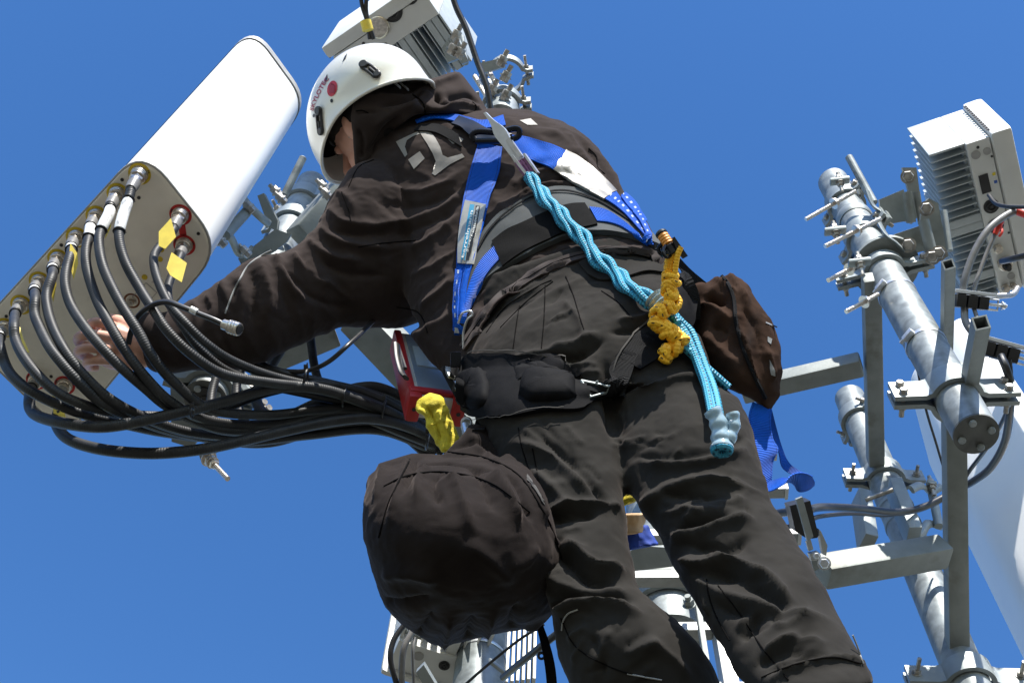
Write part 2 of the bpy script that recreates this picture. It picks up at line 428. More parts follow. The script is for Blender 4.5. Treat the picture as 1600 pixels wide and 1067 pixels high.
MT = dict(
    galv=mat('galvanised steel', (.22, .245, .25), .52, .35, var=.26, vscale=34, bump=.25, bscale=90, dirt=((.38, .41, .42), 13, .54)),
    galv_dark=mat('weathered zinc', (.23, .25, .24), .6, .3, var=.1, vscale=24, bump=.35, bscale=110, dirt=((.15, .15, .13), 16, .58)),
    zinc=mat('zinc clamp', (.28, .31, .31), .5, .5, var=.07, vscale=40, bump=.2, bscale=140),
    cap=mat('dull grey end cap', (.11, .115, .11), .6, .3, var=.25, vscale=24, bump=.3, bscale=110),
    rust=mat('stained bolt metal', (.36, .34, .31), .5, .7, var=.3, vscale=60, bump=.3, bscale=200),
    steel=mat('bright steel', (.66, .68, .70), .34, .7, var=.08, vscale=60),
    stainless=mat('stainless rod', (.66, .60, .54), .35, .9, var=.1, vscale=80, weave=(0, 700, .5, .0006)),
    white=mat('white radome', (.82, .82, .80), .42, 0, var=.015, vscale=5, bump=.06, bscale=30, coat=.15, dirt=((.60, .58, .54), 6, .68)),
    whitebox=mat('white painted housing', (.64, .65, .63), .5, 0, var=.04, vscale=12, bump=.08, bscale=120, dirt=((.5, .49, .46), 10, .66)),
    plate=mat('grey end plate', (.80, .77, .68), .55, .0, var=.06, vscale=14, bump=.15, bscale=120, dirt=((.55, .52, .44), 11, .62)),
    trim=mat('grey edge trim', (.33, .33, .32), .5, .1, var=.08, vscale=30),
    nickel=mat('nickel plug', (.55, .50, .44), .3, .95, var=.2, vscale=120, bump=.1, bscale=300),
    ringy=mat('yellow port ring', (.62, .45, .02), .6, 0, var=.12, vscale=60),
    ringr=mat('red port ring', (.5, .02, .02), .6, 0, var=.12, vscale=60),
    black=mat('black plastic', (.012, .012, .013), .42, 0, var=.2, vscale=40),
    rubber=mat('black cable jacket', (.020, .021, .023), .52, 0, spec=.32, var=.3, vscale=30, weave=(0, 210, .25, .0006), dirt=((.05, .05, .05), 24, .60)),
    thin=mat('thin cable jacket', (.018, .018, .02), .38, 0, var=.3, vscale=50),
    greycable=mat('grey cable jacket', (.16, .155, .15), .42, 0, var=.15, vscale=50),
    whitesl=mat('white shrink sleeve', (.72, .72, .70), .35, 0, var=.06, vscale=90, dirt=((.15, .15, .16), 90, .57)),
    tagy=mat('yellow cable tag', (.80, .62, .08), .55, 0, var=.07, vscale=60, bump=.2, bscale=150),
    helmet=mat('helmet shell', (.77, .75, .66), .3, 0, var=.015, vscale=14, coat=.5, dirt=((.5, .49, .42), 22, .68)),
    lining=mat('brown helmet lining', (.22, .09, .04), .8, 0, var=.3, vscale=40),
    foam=mat('dark helmet padding', (.018, .016, .016), .9, 0, spec=.05, var=.2, vscale=60, bump=.4, bscale=200),
    red=mat('red sticker', (.55, .015, .03), .4, 0),
    maroon=mat('red lettering', (.35, .02, .04), .5, 0),
    jacket=mat('dark brown softshell', (.034, .0268, .0250), .82, 0, sheen=.09, var=.12, vscale=9, bump=.3, bscale=700, bdist=.0005, spec=.02),
    jacketpanel=mat('softshell trim', (.040, .031, .029), .8, 0, sheen=.1, var=.1, vscale=20, bump=.3, bscale=500, bdist=.0005, spec=.25),
    trousers=mat('charcoal work trousers', (.026, .0245, .0225), .8, 0, sheen=.07, var=.12, vscale=16, bump=.35, bscale=900, bdist=.0005, spec=.02),
    seam=mat('dark seam thread', (.006, .0055, .0055), .8, 0, spec=.02),
    stitch=mat('pale stitching', (.08, .075, .07), .8, 0, spec=.05),
    zipm=mat('zip teeth', (.05, .05, .05), .35, .3, weave=(0, 420, 1, .0015)),
    piping=mat('grey reflective piping', (.25, .25, .24), .45, .1),
    logo=mat('grey reflective print', (.20, .185, .165), .6, .0, var=.05, vscale=60),
    blackweb=mat('black webbing', (.016, .016, .017), .75, 0, spec=.05, var=.15, vscale=60, weave=(0, 420, .6, .0008)),
    velcro=mat('black hook patch', (.007, .0068, .0068), .85, 0, spec=.05, var=.2, vscale=90, bump=.6, bscale=900, bdist=.001),
    grip=mat('rubbery black leg pad', (.008, .008, .009), .75, 0, spec=.05, var=.2, vscale=60, bump=.3, bscale=500),
    padgrey=mat('grey hip belt pad', (.075, .08, .082), .7, 0, spec=.05, var=.08, vscale=30, bump=.3, bscale=500),
    bluew=mat('blue webbing', (.002, .085, .50), .6, 0, spec=.15, var=.06, vscale=40, weave=(0, 330, .7, .0011), uvband=[(.06, .085, (.005, .02, .12), 260, .6), (.915, .94, (.005, .02, .12), 260, .6)]),
    bluem=mat('blue webbing with white marks', (.002, .07, .42), .6, 0, spec=.15, weave=(0, 330, .6, .0009), uvband=[(.38, .62, (.45, .5, .55), 40, .35)]),
    silver=mat('silver cloth sleeve', (.20, .19, .17), .42, .35, var=.12, vscale=26, bump=.5, bscale=60, bdist=.002),
    labelp=mat('clear label frame', (.30, .29, .25), .3, .1, var=.12, vscale=50, coat=.4),
    cyan=mat('cyan label band', (.01, .24, .42), .5, 0), txtw=mat('white lettering', (.6, .62, .6), .5, 0), blk=mat('black label band', (.01, .01, .01), .5, 0),
    alu=mat('polished aluminium', (.75, .80, .86), .34, .6, var=.05, vscale=80),
    blackmetal=mat('black steel ring', (.012, .014, .02), .25, .6),
    purple=mat('purple cord', (.25, .10, .22), .6, 0, uvband=[(.2, .4, (.04, .02, .05), 90, .5), (.7, .85, (.04, .02, .05), 90, .5)]),
    rope=mat('cyan rope with dark flecks', (.03, .30, .46), .6, 0, var=.10, vscale=80, weave=(8, 190, .6, .001), uvband=[(.05, .13, (.01, .04, .09), 110, .5), (.30, .38, (.01, .04, .09), 110, .42), (.55, .63, (.01, .04, .09), 110, .5), (.80, .88, (.01, .04, .09), 110, .42)]),
    yrope=mat('orange yellow rope with dark flecks', (1.0, .50, .015), .6, 0, var=.1, vscale=80, weave=(8, 200, .35, .0009), uvband=[(.05, .12, (.08, .04, .01), 80, .3), (.55, .62, (.08, .04, .01), 80, .3)]),
    orange=mat('orange grip', (.75, .28, .02), .5, 0, weave=(0, 200, .6, .001)),
    clear=mat('milky shrink tube', (.34, .48, .56), .25, 0, coat=.5, var=.1, vscale=70, trans=.25),
    bag=mat('brown black bag fabric', (.017, .0138, .0130), .78, 0, sheen=.08, var=.18, vscale=14, bump=.4, bscale=600, bdist=.0006, spec=.02),
    bag2=mat('brown canvas pouch', (.042, .025, .018), .85, 0, var=.25, vscale=18, bump=.4, bscale=500, bdist=.0006, spec=.02, dirt=((.02, .016, .015), 14, .56)),
    bagtrim=mat('faded grey bag tape', (.035, .033, .031), .8, 0, var=.15, vscale=60),
    skin=mat('skin', (.62, .34, .25), .5, 0, var=.10, vscale=22, bump=.15, bscale=260, spec=.4),
    hair=mat('dark hair', (.02, .014, .01), .7, 0, bump=.5, bscale=300),
    devred=mat('red rubber bumper', (.36, .012, .01), .5, 0, var=.08, vscale=40), devwhite=mat('white device casing', (.5, .52, .52), .4, 0),
    screen=mat('grey device front', (.22, .28, .36), .18, 0, coat=.4), screen2=mat('pale device screen', (.42, .52, .62), .15, 0, coat=.5),
    glove=mat('yellow cloth', (.52, .42, .02), .85, 0, var=.15, vscale=60, bump=.7, bscale=400, bdist=.002),
    tan=mat('tan leather glove', (.55, .36, .2), .8, 0, var=.2, vscale=30, bump=.4, bscale=150), bluecloth=mat('blue glove cloth', (.012, .045, .28), .8, 0, var=.2, vscale=40, bump=.4, bscale=200),
    alurung=mat('aluminium ladder', (.36, .37, .36), .45, .5, var=.08, vscale=40, bump=.15, bscale=160),
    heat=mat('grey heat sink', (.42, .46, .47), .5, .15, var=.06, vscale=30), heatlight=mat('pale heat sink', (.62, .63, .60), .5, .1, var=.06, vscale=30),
    redconn=mat('red connector', (.7, .05, .02), .45, 0), yel=mat('yellow sticker', (.7, .55, .02), .5, 0), bluest=mat('blue sticker', (.03, .1, .4), .5, 0),
    boot=mat('brown boot leather', (.05, .042, .03), .6, 0, var=.25, vscale=30, bump=.3, bscale=120),
)
# ------------------------------------------------------------ ground far below
g = G(); S_ = 3000
mg = mat('dry meadow and gravel', (.075, .07, .05), .95, 0, var=.25, vscale=.4, dirt=((.11, .10, .085), .05, .55))
g.add([(-S_, -S_, 0), (S_, -S_, 0), (S_, S_, 0), (-S_, S_, 0)], [[0, 1, 2, 3]], smooth=False)
tag(g.build('ground', mg), kind='structure')
# ------------------------------------------------------------ steelwork helpers
def sweep(g, P, X, Y, Zv, c, t, h):
    """bent flat bar: 2D polyline P in the X,Y frame at c, thickness t, height h along Zv"""
    n = len(P); P = [Vector((p[0], p[1])) for p in P]; O = []
    for i in range(n):
        a = (P[i] - P[i - 1]).normalized() if i else (P[1] - P[0]).normalized()
        b = (P[i + 1] - P[i]).normalized() if i < n - 1 else a
        m = (a + b).normalized(); nn = Vector((-m.y, m.x)) / max(.5, m.dot(a)); O.append((P[i] + nn * t / 2, P[i] - nn * t / 2))
    vs = []
    for zz in (-h / 2, h / 2):
        for k in (0, 1):
            for i in range(n): q = O[i][k]; vs.append(Vector(c) + X * q.x + Y * q.y + Zv * zz)
    A, B, C_, D_ = [list(range(k * n, k * n + n)) for k in range(4)]   # low outer, low inner, high outer, high inner
    fs = []
    for i in range(n - 1):
        fs += [[A[i], A[i + 1], C_[i + 1], C_[i]], [B[i], D_[i], D_[i + 1], B[i + 1]], [A[i], B[i], B[i + 1], A[i + 1]], [C_[i], C_[i + 1], D_[i + 1], D_[i]]]
    fs += [[A[0], C_[0], D_[0], B[0]], [A[-1], B[-1], D_[-1], C_[-1]]]
    g.add(vs, fs, smooth=True)
def omega(R, wd, y0, lip=.012):
    a0 = math.asin(min(.9, y0 / R)); P = [(-wd, y0), (-R - lip, y0)]
    for i in range(17):
        a = math.pi - a0 - .12 - (math.pi - 2 * a0 - .24) * i / 16; P.append((R * math.cos(a), R * math.sin(a)))
    return P + [(R + lip, y0), (wd, y0)]
def clamp(parent, c, R, face, wd=.1, h=.05, t=.008, bolts=2, rod=0.0, back=True, m='zinc', vert=ZH):
    """pole clamp of two bent saddles closed by bolts; face = horizontal direction its front looks"""
    Y = Vector(face); Y = (Y - vert * Y.dot(vert)).normalized(); X = Y.cross(vert).normalized(); c = Vector(c)
    g = G(); sweep(g, omega(R + t * .6, wd, .010), X, Y, vert, c, t, h)
    o = g.build('clamp_saddle', MT[m], parent)
    if back:
        g = G(); sweep(g, omega(R + t * .6, wd, .010), -X, -Y, vert, c, t, h); g.build('clamp_saddle', MT[m], parent)
    zs = [0] if bolts == 1 else [-h * .25, h * .25]
    for sx in (-1, 1):
        for z in zs:
            g = G(); p = c + X * sx * (wd - .02) + vert * z
            g.bolt(p + Y * (.010 + t / 2), Y, .0085, .008, rod if rod > 0 else 0)
            g.cyl(p + Y * .010, p - Y * (.03 + t), .0055, 10); g.bolt(p - Y * (.010 + t / 2), -Y, .0085, .008)
            g.build('bolt', MT['rust'], parent)
def vaxis(px, py, d): return W(px, py, d)
def up_to(p, h): return Vector(p) + ZH * h
def pole(name, label, px, py, d, R, H, cap=True, group=None):
    p = W(px, py, d); t = thing(name, label, 'pole', p, group)
    g = G(); n = 48
    g.tube([p + ZH * (H * i / 12) for i in range(13)], R, n, cap=True); g.build('tube', MT['galv'], t)
    if cap:
        g = G(); g.cyl(p - ZH * .006, p - ZH * .0005, R * 1.01, 40); o = g.build('end_cap', MT['cap'], t)
        for k in range(4):
            a = math.pi / 4 + k * math.pi / 2 + .3; g = G(); q = p - ZH * .006 + Vector((math.cos(a), math.sin(a), 0)) * R * .66
            g.cyl(q, q - ZH * .008, R * .17, 16, bev=.002); g.build('rivet', MT['galv'], t)
    return t, p
SOUTH = Vector((0, -1, 0))
def at_y(p0, py):
    """point on the vertical line through p0 that shows at photo row py"""
    lo, hi = -3.0, 6.0
    for _ in range(50):
        m = (lo + hi) / 2
        if pix(p0 + ZH * m)[1] > py: lo = m
        else: hi = m
    return p0 + ZH * lo
def beam(name, label, a, b, s=.05, group=None, upv=None, wall=None):
    a = Vector(a); b = Vector(b); x = (b - a).normalized(); u = Vector(upv) if upv else ZH; u = (u - x * u.dot(x)).normalized(); y = x.cross(u)
    g = G()
    if wall:       # open square tube: outer box sides plus inner sides
        for (ux, uy, hx, hy) in ((s / 2 - wall / 2, 0, wall / 2, s / 2), (-s / 2 + wall / 2, 0, wall / 2, s / 2), (0, s / 2 - wall / 2, s / 2 - wall - .0003, wall / 2), (0, -s / 2 + wall / 2, s / 2 - wall - .0003, wall / 2)):
            g.box((a + b) / 2 + y * ux + u * uy, (x, y, u), ((b - a).length / 2, hx, hy), 0)
    else: g.box((a + b) / 2, (x, y, u), ((b - a).length / 2, s / 2, s / 2), .006)
    o = g.build(name, MT['galv_dark'], None)
    return tag(o, label, 'steel beam', group)

# ---- right pole A
RA = .0435
pA, A0 = pole('mast_pole', 'thick galvanised pole at the right with a riveted round end cap pointing at the viewer', 1524, 676, 2.47, RA, 1.42)
toC = Vector((-.12, -1, 0)).normalized()
clamp(pA, at_y(A0, 615), RA, toC, wd=.125, h=.062, t=.010)
cC = at_y(A0, 425)
clamp(pA, cC, RA, Vector((-.35, -1, 0)), wd=.118, h=.03, t=.010, bolts=1)
g = G(); cc = cC + ZH * .03
ring_o = [cc + Vector((math.cos(a), math.sin(a), 0)) * .082 + Vector((.012, 0, 0)) for a in [2 * math.pi * i / 48 for i in range(48)]]
g.prism(ring_o, ZH * .012); g.build('collar_disc', MT['galv_dark'], pA)
for yy in (541, 462, 600):
    g = G(); q = at_y(A0, yy); g.tube([q + Vector((math.cos(a), math.sin(a), 0)) * (RA + .0012) for a in [2 * math.pi * i / 40 for i in range(41)]], .006, 6, flat=.16, flatdir=ZH)
    if yy != 600:
        a = math.radians(208); e = Vector((math.cos(a), math.sin(a), 0)); s_ = e.cross(ZH)
        g.box(q + e * (RA + .007), (e, s_, ZH), (.006, .014, .007), .001); g.cyl(q + e * (RA + .008) + s_ * .014, q + e * (RA + .008) + s_ * .024, .0045, 10)
    g.build('hose_clip', MT['steel'], pA)
# upper saddles of the radio mount on pole A, with long threaded rods
cU1, cU2 = at_y(A0, 372), at_y(A0, 318)
for c_, wd_ in ((cU1, .075), (cU2, .07)):
    clamp(pA, c_, RA, Vector((-1, -.55, 0)), wd=wd_ + .01, h=.05, t=.009, bolts=1)
g = G(); g.tube([at_y(A0, 345) + Vector((math.cos(a), math.sin(a), 0)) * (RA + .002) for a in [2 * math.pi * i / 40 for i in range(41)]], .02, 8, flat=.2, flatdir=ZH); g.build('collar_band', MT['zinc'], pA)
for (a, b) in (((1259, 343, 3.25), (1337, 299, 3.3)), ((1289, 385, 3.05), (1376, 342, 3.1)), ((1294, 438, 3.05), (1352, 408, 3.12)), ((1322, 487, 2.95), (1372, 460, 3.0))):
    g = G(); P = [W(*a), W(*b)]; g.tube([P[0].lerp(P[1], i / 20) for i in range(21)], .0058, 10)
    q = P[0].lerp(P[1], .55); dd = (P[1] - P[0]).normalized(); g.bolt(q, dd, .012, .010); g.build('threaded_rod', MT['stainless'], pA)
g = G(); g.cyl(W(1326, 245, 3.45), W(1366, 318, 3.35), .0105, 16, bev=.002); g.build('threaded_rod', MT['galv'], pA)
def lug(parent, px, py, d, sx, sy, sz, face, m='zinc', bolt=True, name='lug'):
    g = G(); f = Vector(face).normalized(); x = f.cross(ZH).normalized(); y = x.cross(f); c = W(px, py, d)
    g.box(c, (x, f, y), (sx, sy, sz), .003); o = g.build(name, MT[m], parent)
    if bolt:
        g = G(); g.bolt(c + f * sy, f, .0095, .010, .012); g.bolt(c - f * sy, -f, .0095, .010, .02); g.build('bolt', MT['rust'], parent)
for (x_, y_, d_) in ((1312, 283, 3.42), (1305, 361, 3.08), (1343, 410, 3.0)):
    lug(pA, x_, y_, d_, .026, .005, .012, Vector((-.1, -.5, .9)))

# ---- square tube frames on the right
beam('square_tube', 'long square steel tube dropping from the upper right collar to the rear pole clamp', W(1361, 432, 3.10), W(1368, 722, 3.42), .043, 'square tubes of the right frame')
beam('square_tube', 'short square steel tube reaching left behind the hip pouch', W(1160, 612, 3.32), W(1346, 569, 3.22), .050, 'square tubes of the right frame')
beam('square_tube', 'square steel tube below the riveted pole end running down to the frame edge', W(1489, 566, 2.70), W(1496, 1048, 2.80), .045, 'square tubes of the right frame')
beam('square_tube', 'square steel tube reaching left from the lower upright to the worker\'s thigh', W(1284, 893, 2.62), W(1474, 861, 2.73), .055, 'square tubes of the right frame')
beam('square_stub', 'open square tube stub rising beside the riveted pole, left of two', W(1482, 413, 2.62), W(1479, 550, 2.98), .023, 'open square stubs', wall=.003)
beam('square_stub', 'open square tube stub holding the lower cable block, right of two', W(1533, 504, 2.36), W(1512, 612, 2.62), .028, 'open square stubs', wall=.003)

# ---- rear pole B
RB = .044
pB, B0 = pole('mast_pole', 'rear galvanised pole crossing behind the square tube frame at lower right', 1540, 1130, 2.62, RB, 1.36, cap=False)
B0v = B0
clamp(pB, at_y(B0, 748), RB, Vector((-.05, -1, 0)), wd=.105, h=.05, t=.010, bolts=1, rod=.02)
clamp(pB, at_y(B0, 1062), RB * 1.05, Vector((-.05, -1, 0)), wd=.13, h=.05, t=.010, bolts=1, rod=.03)
clamp(pB, at_y(B0, 655), RB, Vector((-1, -.3, 0)), wd=.08, h=.045, t=.010, bolts=1, rod=.015)
for yy in (795, 822, 880):
    g = G(); q = at_y(B0, yy); g.tube([q + Vector((math.cos(a), math.sin(a), 0)) * (RB + .0012) for a in [2 * math.pi * i / 40 for i in range(41)]], .007, 6, flat=.16, flatdir=ZH); g.build('band', MT['zinc'], pB)
# antenna bracket on pole B
for (x0, y0, x1, y1) in ((1345, 777, 1356, 850), (1397, 760, 1428, 838)):
    g = G(); a, b = W(x0, y0, 3.2), W(x1, y1, 3.05); x = (b - a).normalized(); y = x.cross(fwd).normalized()
    g.box((a + b) / 2, (x, y, x.cross(y)), ((b - a).length / 2, .016, .03), .003); g.build('bracket_arm', MT['zinc'], pB)
g = G(); g.tube([W(1352, 781, 3.12), W(1395, 765, 3.12)], .006, 10); g.build('threaded_rod', MT['rust'], pB)
g = G(); g.tube(path([(1424, 764, 3.2), (1440, 758, 3.25), (1452, 768, 3.3), (1470, 760, 3.35)], 4), .011, 8, flat=.5); g.build('hinge_link', MT['zinc'], pB)
g = G(); g.tube(path([(1425, 835, 3.1), (1440, 832, 3.15), (1450, 818, 3.2), (1468, 822, 3.25)], 4), .012, 8, flat=.5); g.build('hinge_link', MT['zinc'], pB)
g = G(); g.cyl(W(1455, 764, 3.3), W(1467, 822, 3.2), .011, 16); g.build('hinge_pin', MT['zinc'], pB)
lug(pB, 1455, 757, 3.28, .012, .004, .012, Vector((0, -.3, 1)), bolt=True)

# ---- big panel antenna on the right
def rounded(P, r, n=6):
    """round the corners of a planar polygon of Vectors; r list per corner"""
    out = []
    for i, p in enumerate(P):
        a = (P[i - 1] - p); b = (P[(i + 1) % len(P)] - p); ri = r[i]
        a1 = a.normalized() * min(ri, a.length * .48); b1 = b.normalized() * min(ri, b.length * .48)
        for k in range(n + 1):
            t = k / n; out.append(p + a1 * (1 - t) ** 2 + b1 * t ** 2)
    return out
zt = W(1483, 512, 4.05).z
Q = [Hz(1455, 738, zt), Hz(1416, 590, zt), Hz(1490, 494, zt), Hz(1520, 494, zt), Hz(1560, 560, zt), Hz(1540, 720, zt)]
ra = rounded(Q, [.05, .06, .05, .05, .06, .06])
tR = thing('panel_antenna', 'huge white panel antenna leaning out of the right edge of the picture', 'antenna', Q[0] - ZH * 2.6)
g = G()
nn = len(ra); vs = []; 
for zz, sc in ((-2.7, 1), (-.02, 1), (-.006, .985), (0, .96)):
    ce = sum(ra, Vector()) / nn
    vs += [ce + (p - ce) * sc + ZH * zz for p in ra]
fs = [[j * nn + i, j * nn + (i + 1) % nn, (j + 1) * nn + (i + 1) % nn, (j + 1) * nn + i] for j in range(3) for i in range(nn)]
fs += [[3 * nn + i for i in range(nn)]]
g.add(vs, fs); g.build('radome', MT['white'], tR)
g = G(); vsb = [p - ZH * 2.7 for p in ra]; g.prism(vsb, -ZH * .012); g.build('end_plate', MT['plate'], tR)
g = G(); g.tube([at_y(ra[0], y_) + Vector((-.012, -.01, 0)) for y_ in (770, 800, 840, 874)], .013, 8, flat=.5); g.build('mounting_strip', MT['zinc'], tR)
g = G(); g.bolt(at_y(ra[0], 858) + Vector((-.02, -.01, 0)), Vector((-1, 0, 0)), .012, .02); g.build('bolt', MT['rust'], tR)
g = G(); g.tube([ra[0] + Vector((-.002, 0, 0)) - ZH * 2.69, ra[0] + Vector((-.002, 0, 0)) - ZH * .03], .0025, 6); g.build('seam', MT['trim'], tR)

# ---- radios
def radio(name, label, O, A, Bp, up_h, La, housing=.06, cover=.045, fins=.11, nf=15, ports=(), strips=(.5, .85), heat='heat', finpitch=None, lean=None):
    """O: corner where the port strip meets the fins (bottom), A: unit dir along the long side, Bp: unit dir from fins to cover"""
    t = thing(name, label, 'radio unit', O); Z = ZH
    A = Vector(A).normalized(); B = Vector(Bp); B = (B - A * B.dot(A)).normalized()
    if A.cross(B).dot(Z) < 0: pass
    g = G(); c = O + A * La / 2 + B * housing / 2 + Z * up_h / 2
    g.box(c, (A, B, Z), (La / 2, housing / 2, up_h / 2), .004); g.build('housing', MT['whitebox'], t)
    g = G(); c = O + A * La / 2 + B * (housing + cover / 2 + .002) + Z * (up_h / 2 + .0); g.box(c, (A, B, Z), (La / 2 + .012, cover / 2, up_h / 2 + .012), .012)
    g.build('cover', MT['whitebox'], t)
    g = G()
    for i in range(14):
        if i > 13: break
        q = O + A * (-.0125) + B * (housing + .004) + Z * (.02 + (up_h - .04) * i / 13)
        g.box(q, (A, B, Z), (.0012, .004, .004), 0)
    g.build('cover_slots', MT['black'], t)
    g = G()
    for i in range(nf):
        w_ = .0016 if 0 < i < nf - 1 else .003
        x = .003 + (La - .006) * i / (nf - 1)
        big = any(abs(x / La - s) < .035 for s in strips)
        if big: w_ = .012
        ext = fins
        g.box(O + A * x - B * (ext / 2 + .001) + Z * (up_h / 2 + .004 + (0 if not big else -.002)), (A, B, Z), (w_, ext / 2, up_h / 2 - .006), .0008)
    g.build('heat_sink', MT[heat], t)
    g = G(); g.box(O + A * La / 2 - B * .004 + Z * (up_h / 2 + .01), (A, B, Z), (La / 2 - .004, .0035, up_h / 2 - .02), 0); g.build('fin_base', MT['heat'], t)
    for pt in ports:
        if pt[0] == 'px': r, kind = pt[3:]; q = Hz(pt[1], pt[2], O.z)
        else: fa, fb, r, kind = pt; q = O + A * La * fa + B * housing * fb
        g = G()
        if kind == 'hole':
            g.cyl(q - Z * .003, q + Z * .001, r, 28); g.torus(q - Z * .004, Z, r * .55, r * .18, 24, 8); g.cyl(q - Z * .006, q, r * .28, 12); g.build('port', MT['black'], t)
        elif kind == 'silver':
            g.cyl(q - Z * .022, q, r, 28, bev=.002); g.torus(q - Z * .012, Z, r, r * .12, 24, 6); g.build('port', MT['nickel'], t)
        elif kind == 'slot':
            g.box(q - Z * .0015, (A, B, Z), (r * 2.2, r, .002), 0); g.build('display_slot', MT['black'], t)
        elif kind == 'vent':
            g.cyl(q - Z * .003, q, r, 20); g.build('vent', MT['trim'], t)
        elif kind == 'screw':
            g.cyl(q - Z * .002, q, r, 12); g.build('screw', MT['black'], t)
        elif kind in ('yel', 'bluest'):
            g.box(q - Z * .0006, (A, B, Z), (r, r, .0005), 0); g.build('sticker', MT[kind], t)
        elif kind == 'plug':
            g.cyl(q - Z * .03, q, r * .8, 20); g.cyl(q - Z * .045, q - Z * .03, r * .5, 16); g.build('plug', MT['black'], t)
    return t
# right radio (bottom corner line (1509,225)->(1563,458))
O = W(1509, 226, 3.32); E = Hz(1563, 460, O.z); Av = (E - O); La = Av.length; Av.normalize()
Bv = Hz(1545, 213, O.z) - O
hB = Bv.length * 1.02; Bn = (Bv - Av * Bv.dot(Av)).normalized()
P0 = Hz(1453, 242, O.z); fl = abs((P0 - O).dot(Bn))
rR = radio('radio_unit', 'pale finned radio unit at upper right with bright sunlit side and red cable plugs', O, Av, Bn, .245, La, housing=hB, cover=.055, fins=fl, nf=22,
    ports=((.04, .45, .004, 'screw'), (.08, .78, .010, 'vent'), (.08, .3, .012, 'vent'), (.27, .4, .012, 'slot'), (.23, .85, .004, 'yel'), (.28, .85, .004, 'bluest'), (.42, .45, .020, 'hole'), (.55, .45, .021, 'hole'), (.69, .3, .011, 'silver'), (.80, .45, .018, 'silver'), (.80, .45, .014, 'plug'), (.90, .62, .010, 'vent'), (.96, .25, .010, 'silver'), (.96, .6, .008, 'silver'), (.12, .92, .003, 'screw'), (.62, .92, .003, 'screw')))
# mount between pole A and right radio
mt = thing('radio_bracket', 'folded zinc bracket pair carrying the finned radio on the upper right pole', 'bracket', W(1420, 330, 3.35))
def plate_px(g, poly, d, th, dirv=None):
    P = [W(*(list(p) + [d])[:3]) for p in poly]; n = dirv or fwd; g.prism(P, Vector(n) * th)
for poly, d in ((((1374, 312), (1412, 296), (1424, 344), (1380, 352)), 3.36), (((1410, 262), (1432, 262), (1441, 330), (1425, 350), (1412, 345), (1420, 300)), 3.38),
                (((1398, 366), (1440, 352), (1446, 392), (1410, 400)), 3.2), (((1442, 318), (1452, 310), (1466, 318), (1482, 400), (1470, 408), (1446, 395), (1438, 345)), 3.22)):
    g = G(); plate_px(g, poly, d, .012); g.build('bracket_plate', MT['zinc' if d > 3.3 else 'galv_dark'], mt)
for (a, b, r) in (((1417, 300, 3.33), (1424, 348, 3.33), .012), ((1432, 300, 3.33), (1440, 350, 3.33), .009), ((1443, 345, 3.17), (1458, 405, 3.15), .014), ((1475, 330, 3.2), (1484, 392, 3.15), .008)):
    g = G(); g.cyl(W(*a), W(*b), r, 16); g.build('bracket_bar', MT['galv_dark'], mt)
for (x_, y_, d_) in ((1467, 396, 3.12), (1419, 276, 3.30), (1448, 326, 3.18), (1419, 383, 3.15), (1457, 402, 3.12)):
    g = G(); g.bolt(W(x_, y_, d_), (CAM - W(x_, y_, d_)) + Vector((0, 0, .3)), .015, .016, .006); g.build('bolt', MT['rust'], mt)
for (pts, r) in ((((1356, 300, 3.36), (1365, 322, 3.34), (1378, 332, 3.33), (1385, 340, 3.33)), .016), (((1372, 345, 3.2), (1385, 368, 3.16), (1400, 380, 3.15), (1412, 392, 3.15)), .017)):
    g = G(); g.tube(path(pts, 4), r, 8, flat=.3); g.build('saddle_arm', MT['zinc'], mt)

# top radio behind helmet
O = W(560, 122, 3.9); E = Hz(700, 28, O.z); A2 = (E - O).normalized(); B2 = (Hz(512, 76, O.z) - O); B2 = (B2 - A2 * B2.dot(A2)).normalized()
hB = abs((Hz(519, 84, O.z) - O).dot(B2)) * .72
O2 = Hz(562, 106, O.z)
tT = radio('radio_unit', 'grey finned radio unit above the white helmet, cut by the top edge', O2 - A2 * .05, A2, B2, .32, .345, housing=.070, cover=.042, fins=.17, nf=18, strips=(.62, .9),
    ports=(('px', 592, 42, .030, 'silver'), ('px', 613, 19, .031, 'hole'), ('px', 640, -6, .026, 'hole'), (.12, .4, .010, 'vent'), (.30, .75, .005, 'screw'), (.46, .2, .005, 'screw'), (.13, .78, .006, 'yel'), (.16, .7, .006, 'bluest')))
# bottom radio behind the big bag
O = W(742, 1045, 2.95); E = Hz(598, 1000, O.z)
A3 = (E - O).normalized(); B3 = Vector(ZH.cross(A3)); 
if B3.dot(Hz(640, 1060, O.z) - O) < 0: B3 = -B3
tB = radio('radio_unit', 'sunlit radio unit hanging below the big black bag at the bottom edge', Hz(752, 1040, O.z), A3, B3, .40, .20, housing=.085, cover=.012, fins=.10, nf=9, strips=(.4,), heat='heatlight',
    ports=((.12, .5, .026, 'hole'), (.40, .35, .013, 'hole'), (.72, .3, .012, 'vent'), (.25, .2, .004, 'screw'), (.6, .8, .004, 'screw')))
g = G()
for i in range(7):
    a = W(782 + i * 8.5, 1066 + 6 - i * 1, 3.1); 
    g.box(a + ZH * .16, (Vector((1, 0, 0)), Vector((0, 1, 0)), ZH), (.0035, .05, .2), .001)
fx = g.build('heat_sink', MT['heatlight'], None); tag(fx, 'sunlit pale cooling fins right of the bottom pole', 'heat sink')

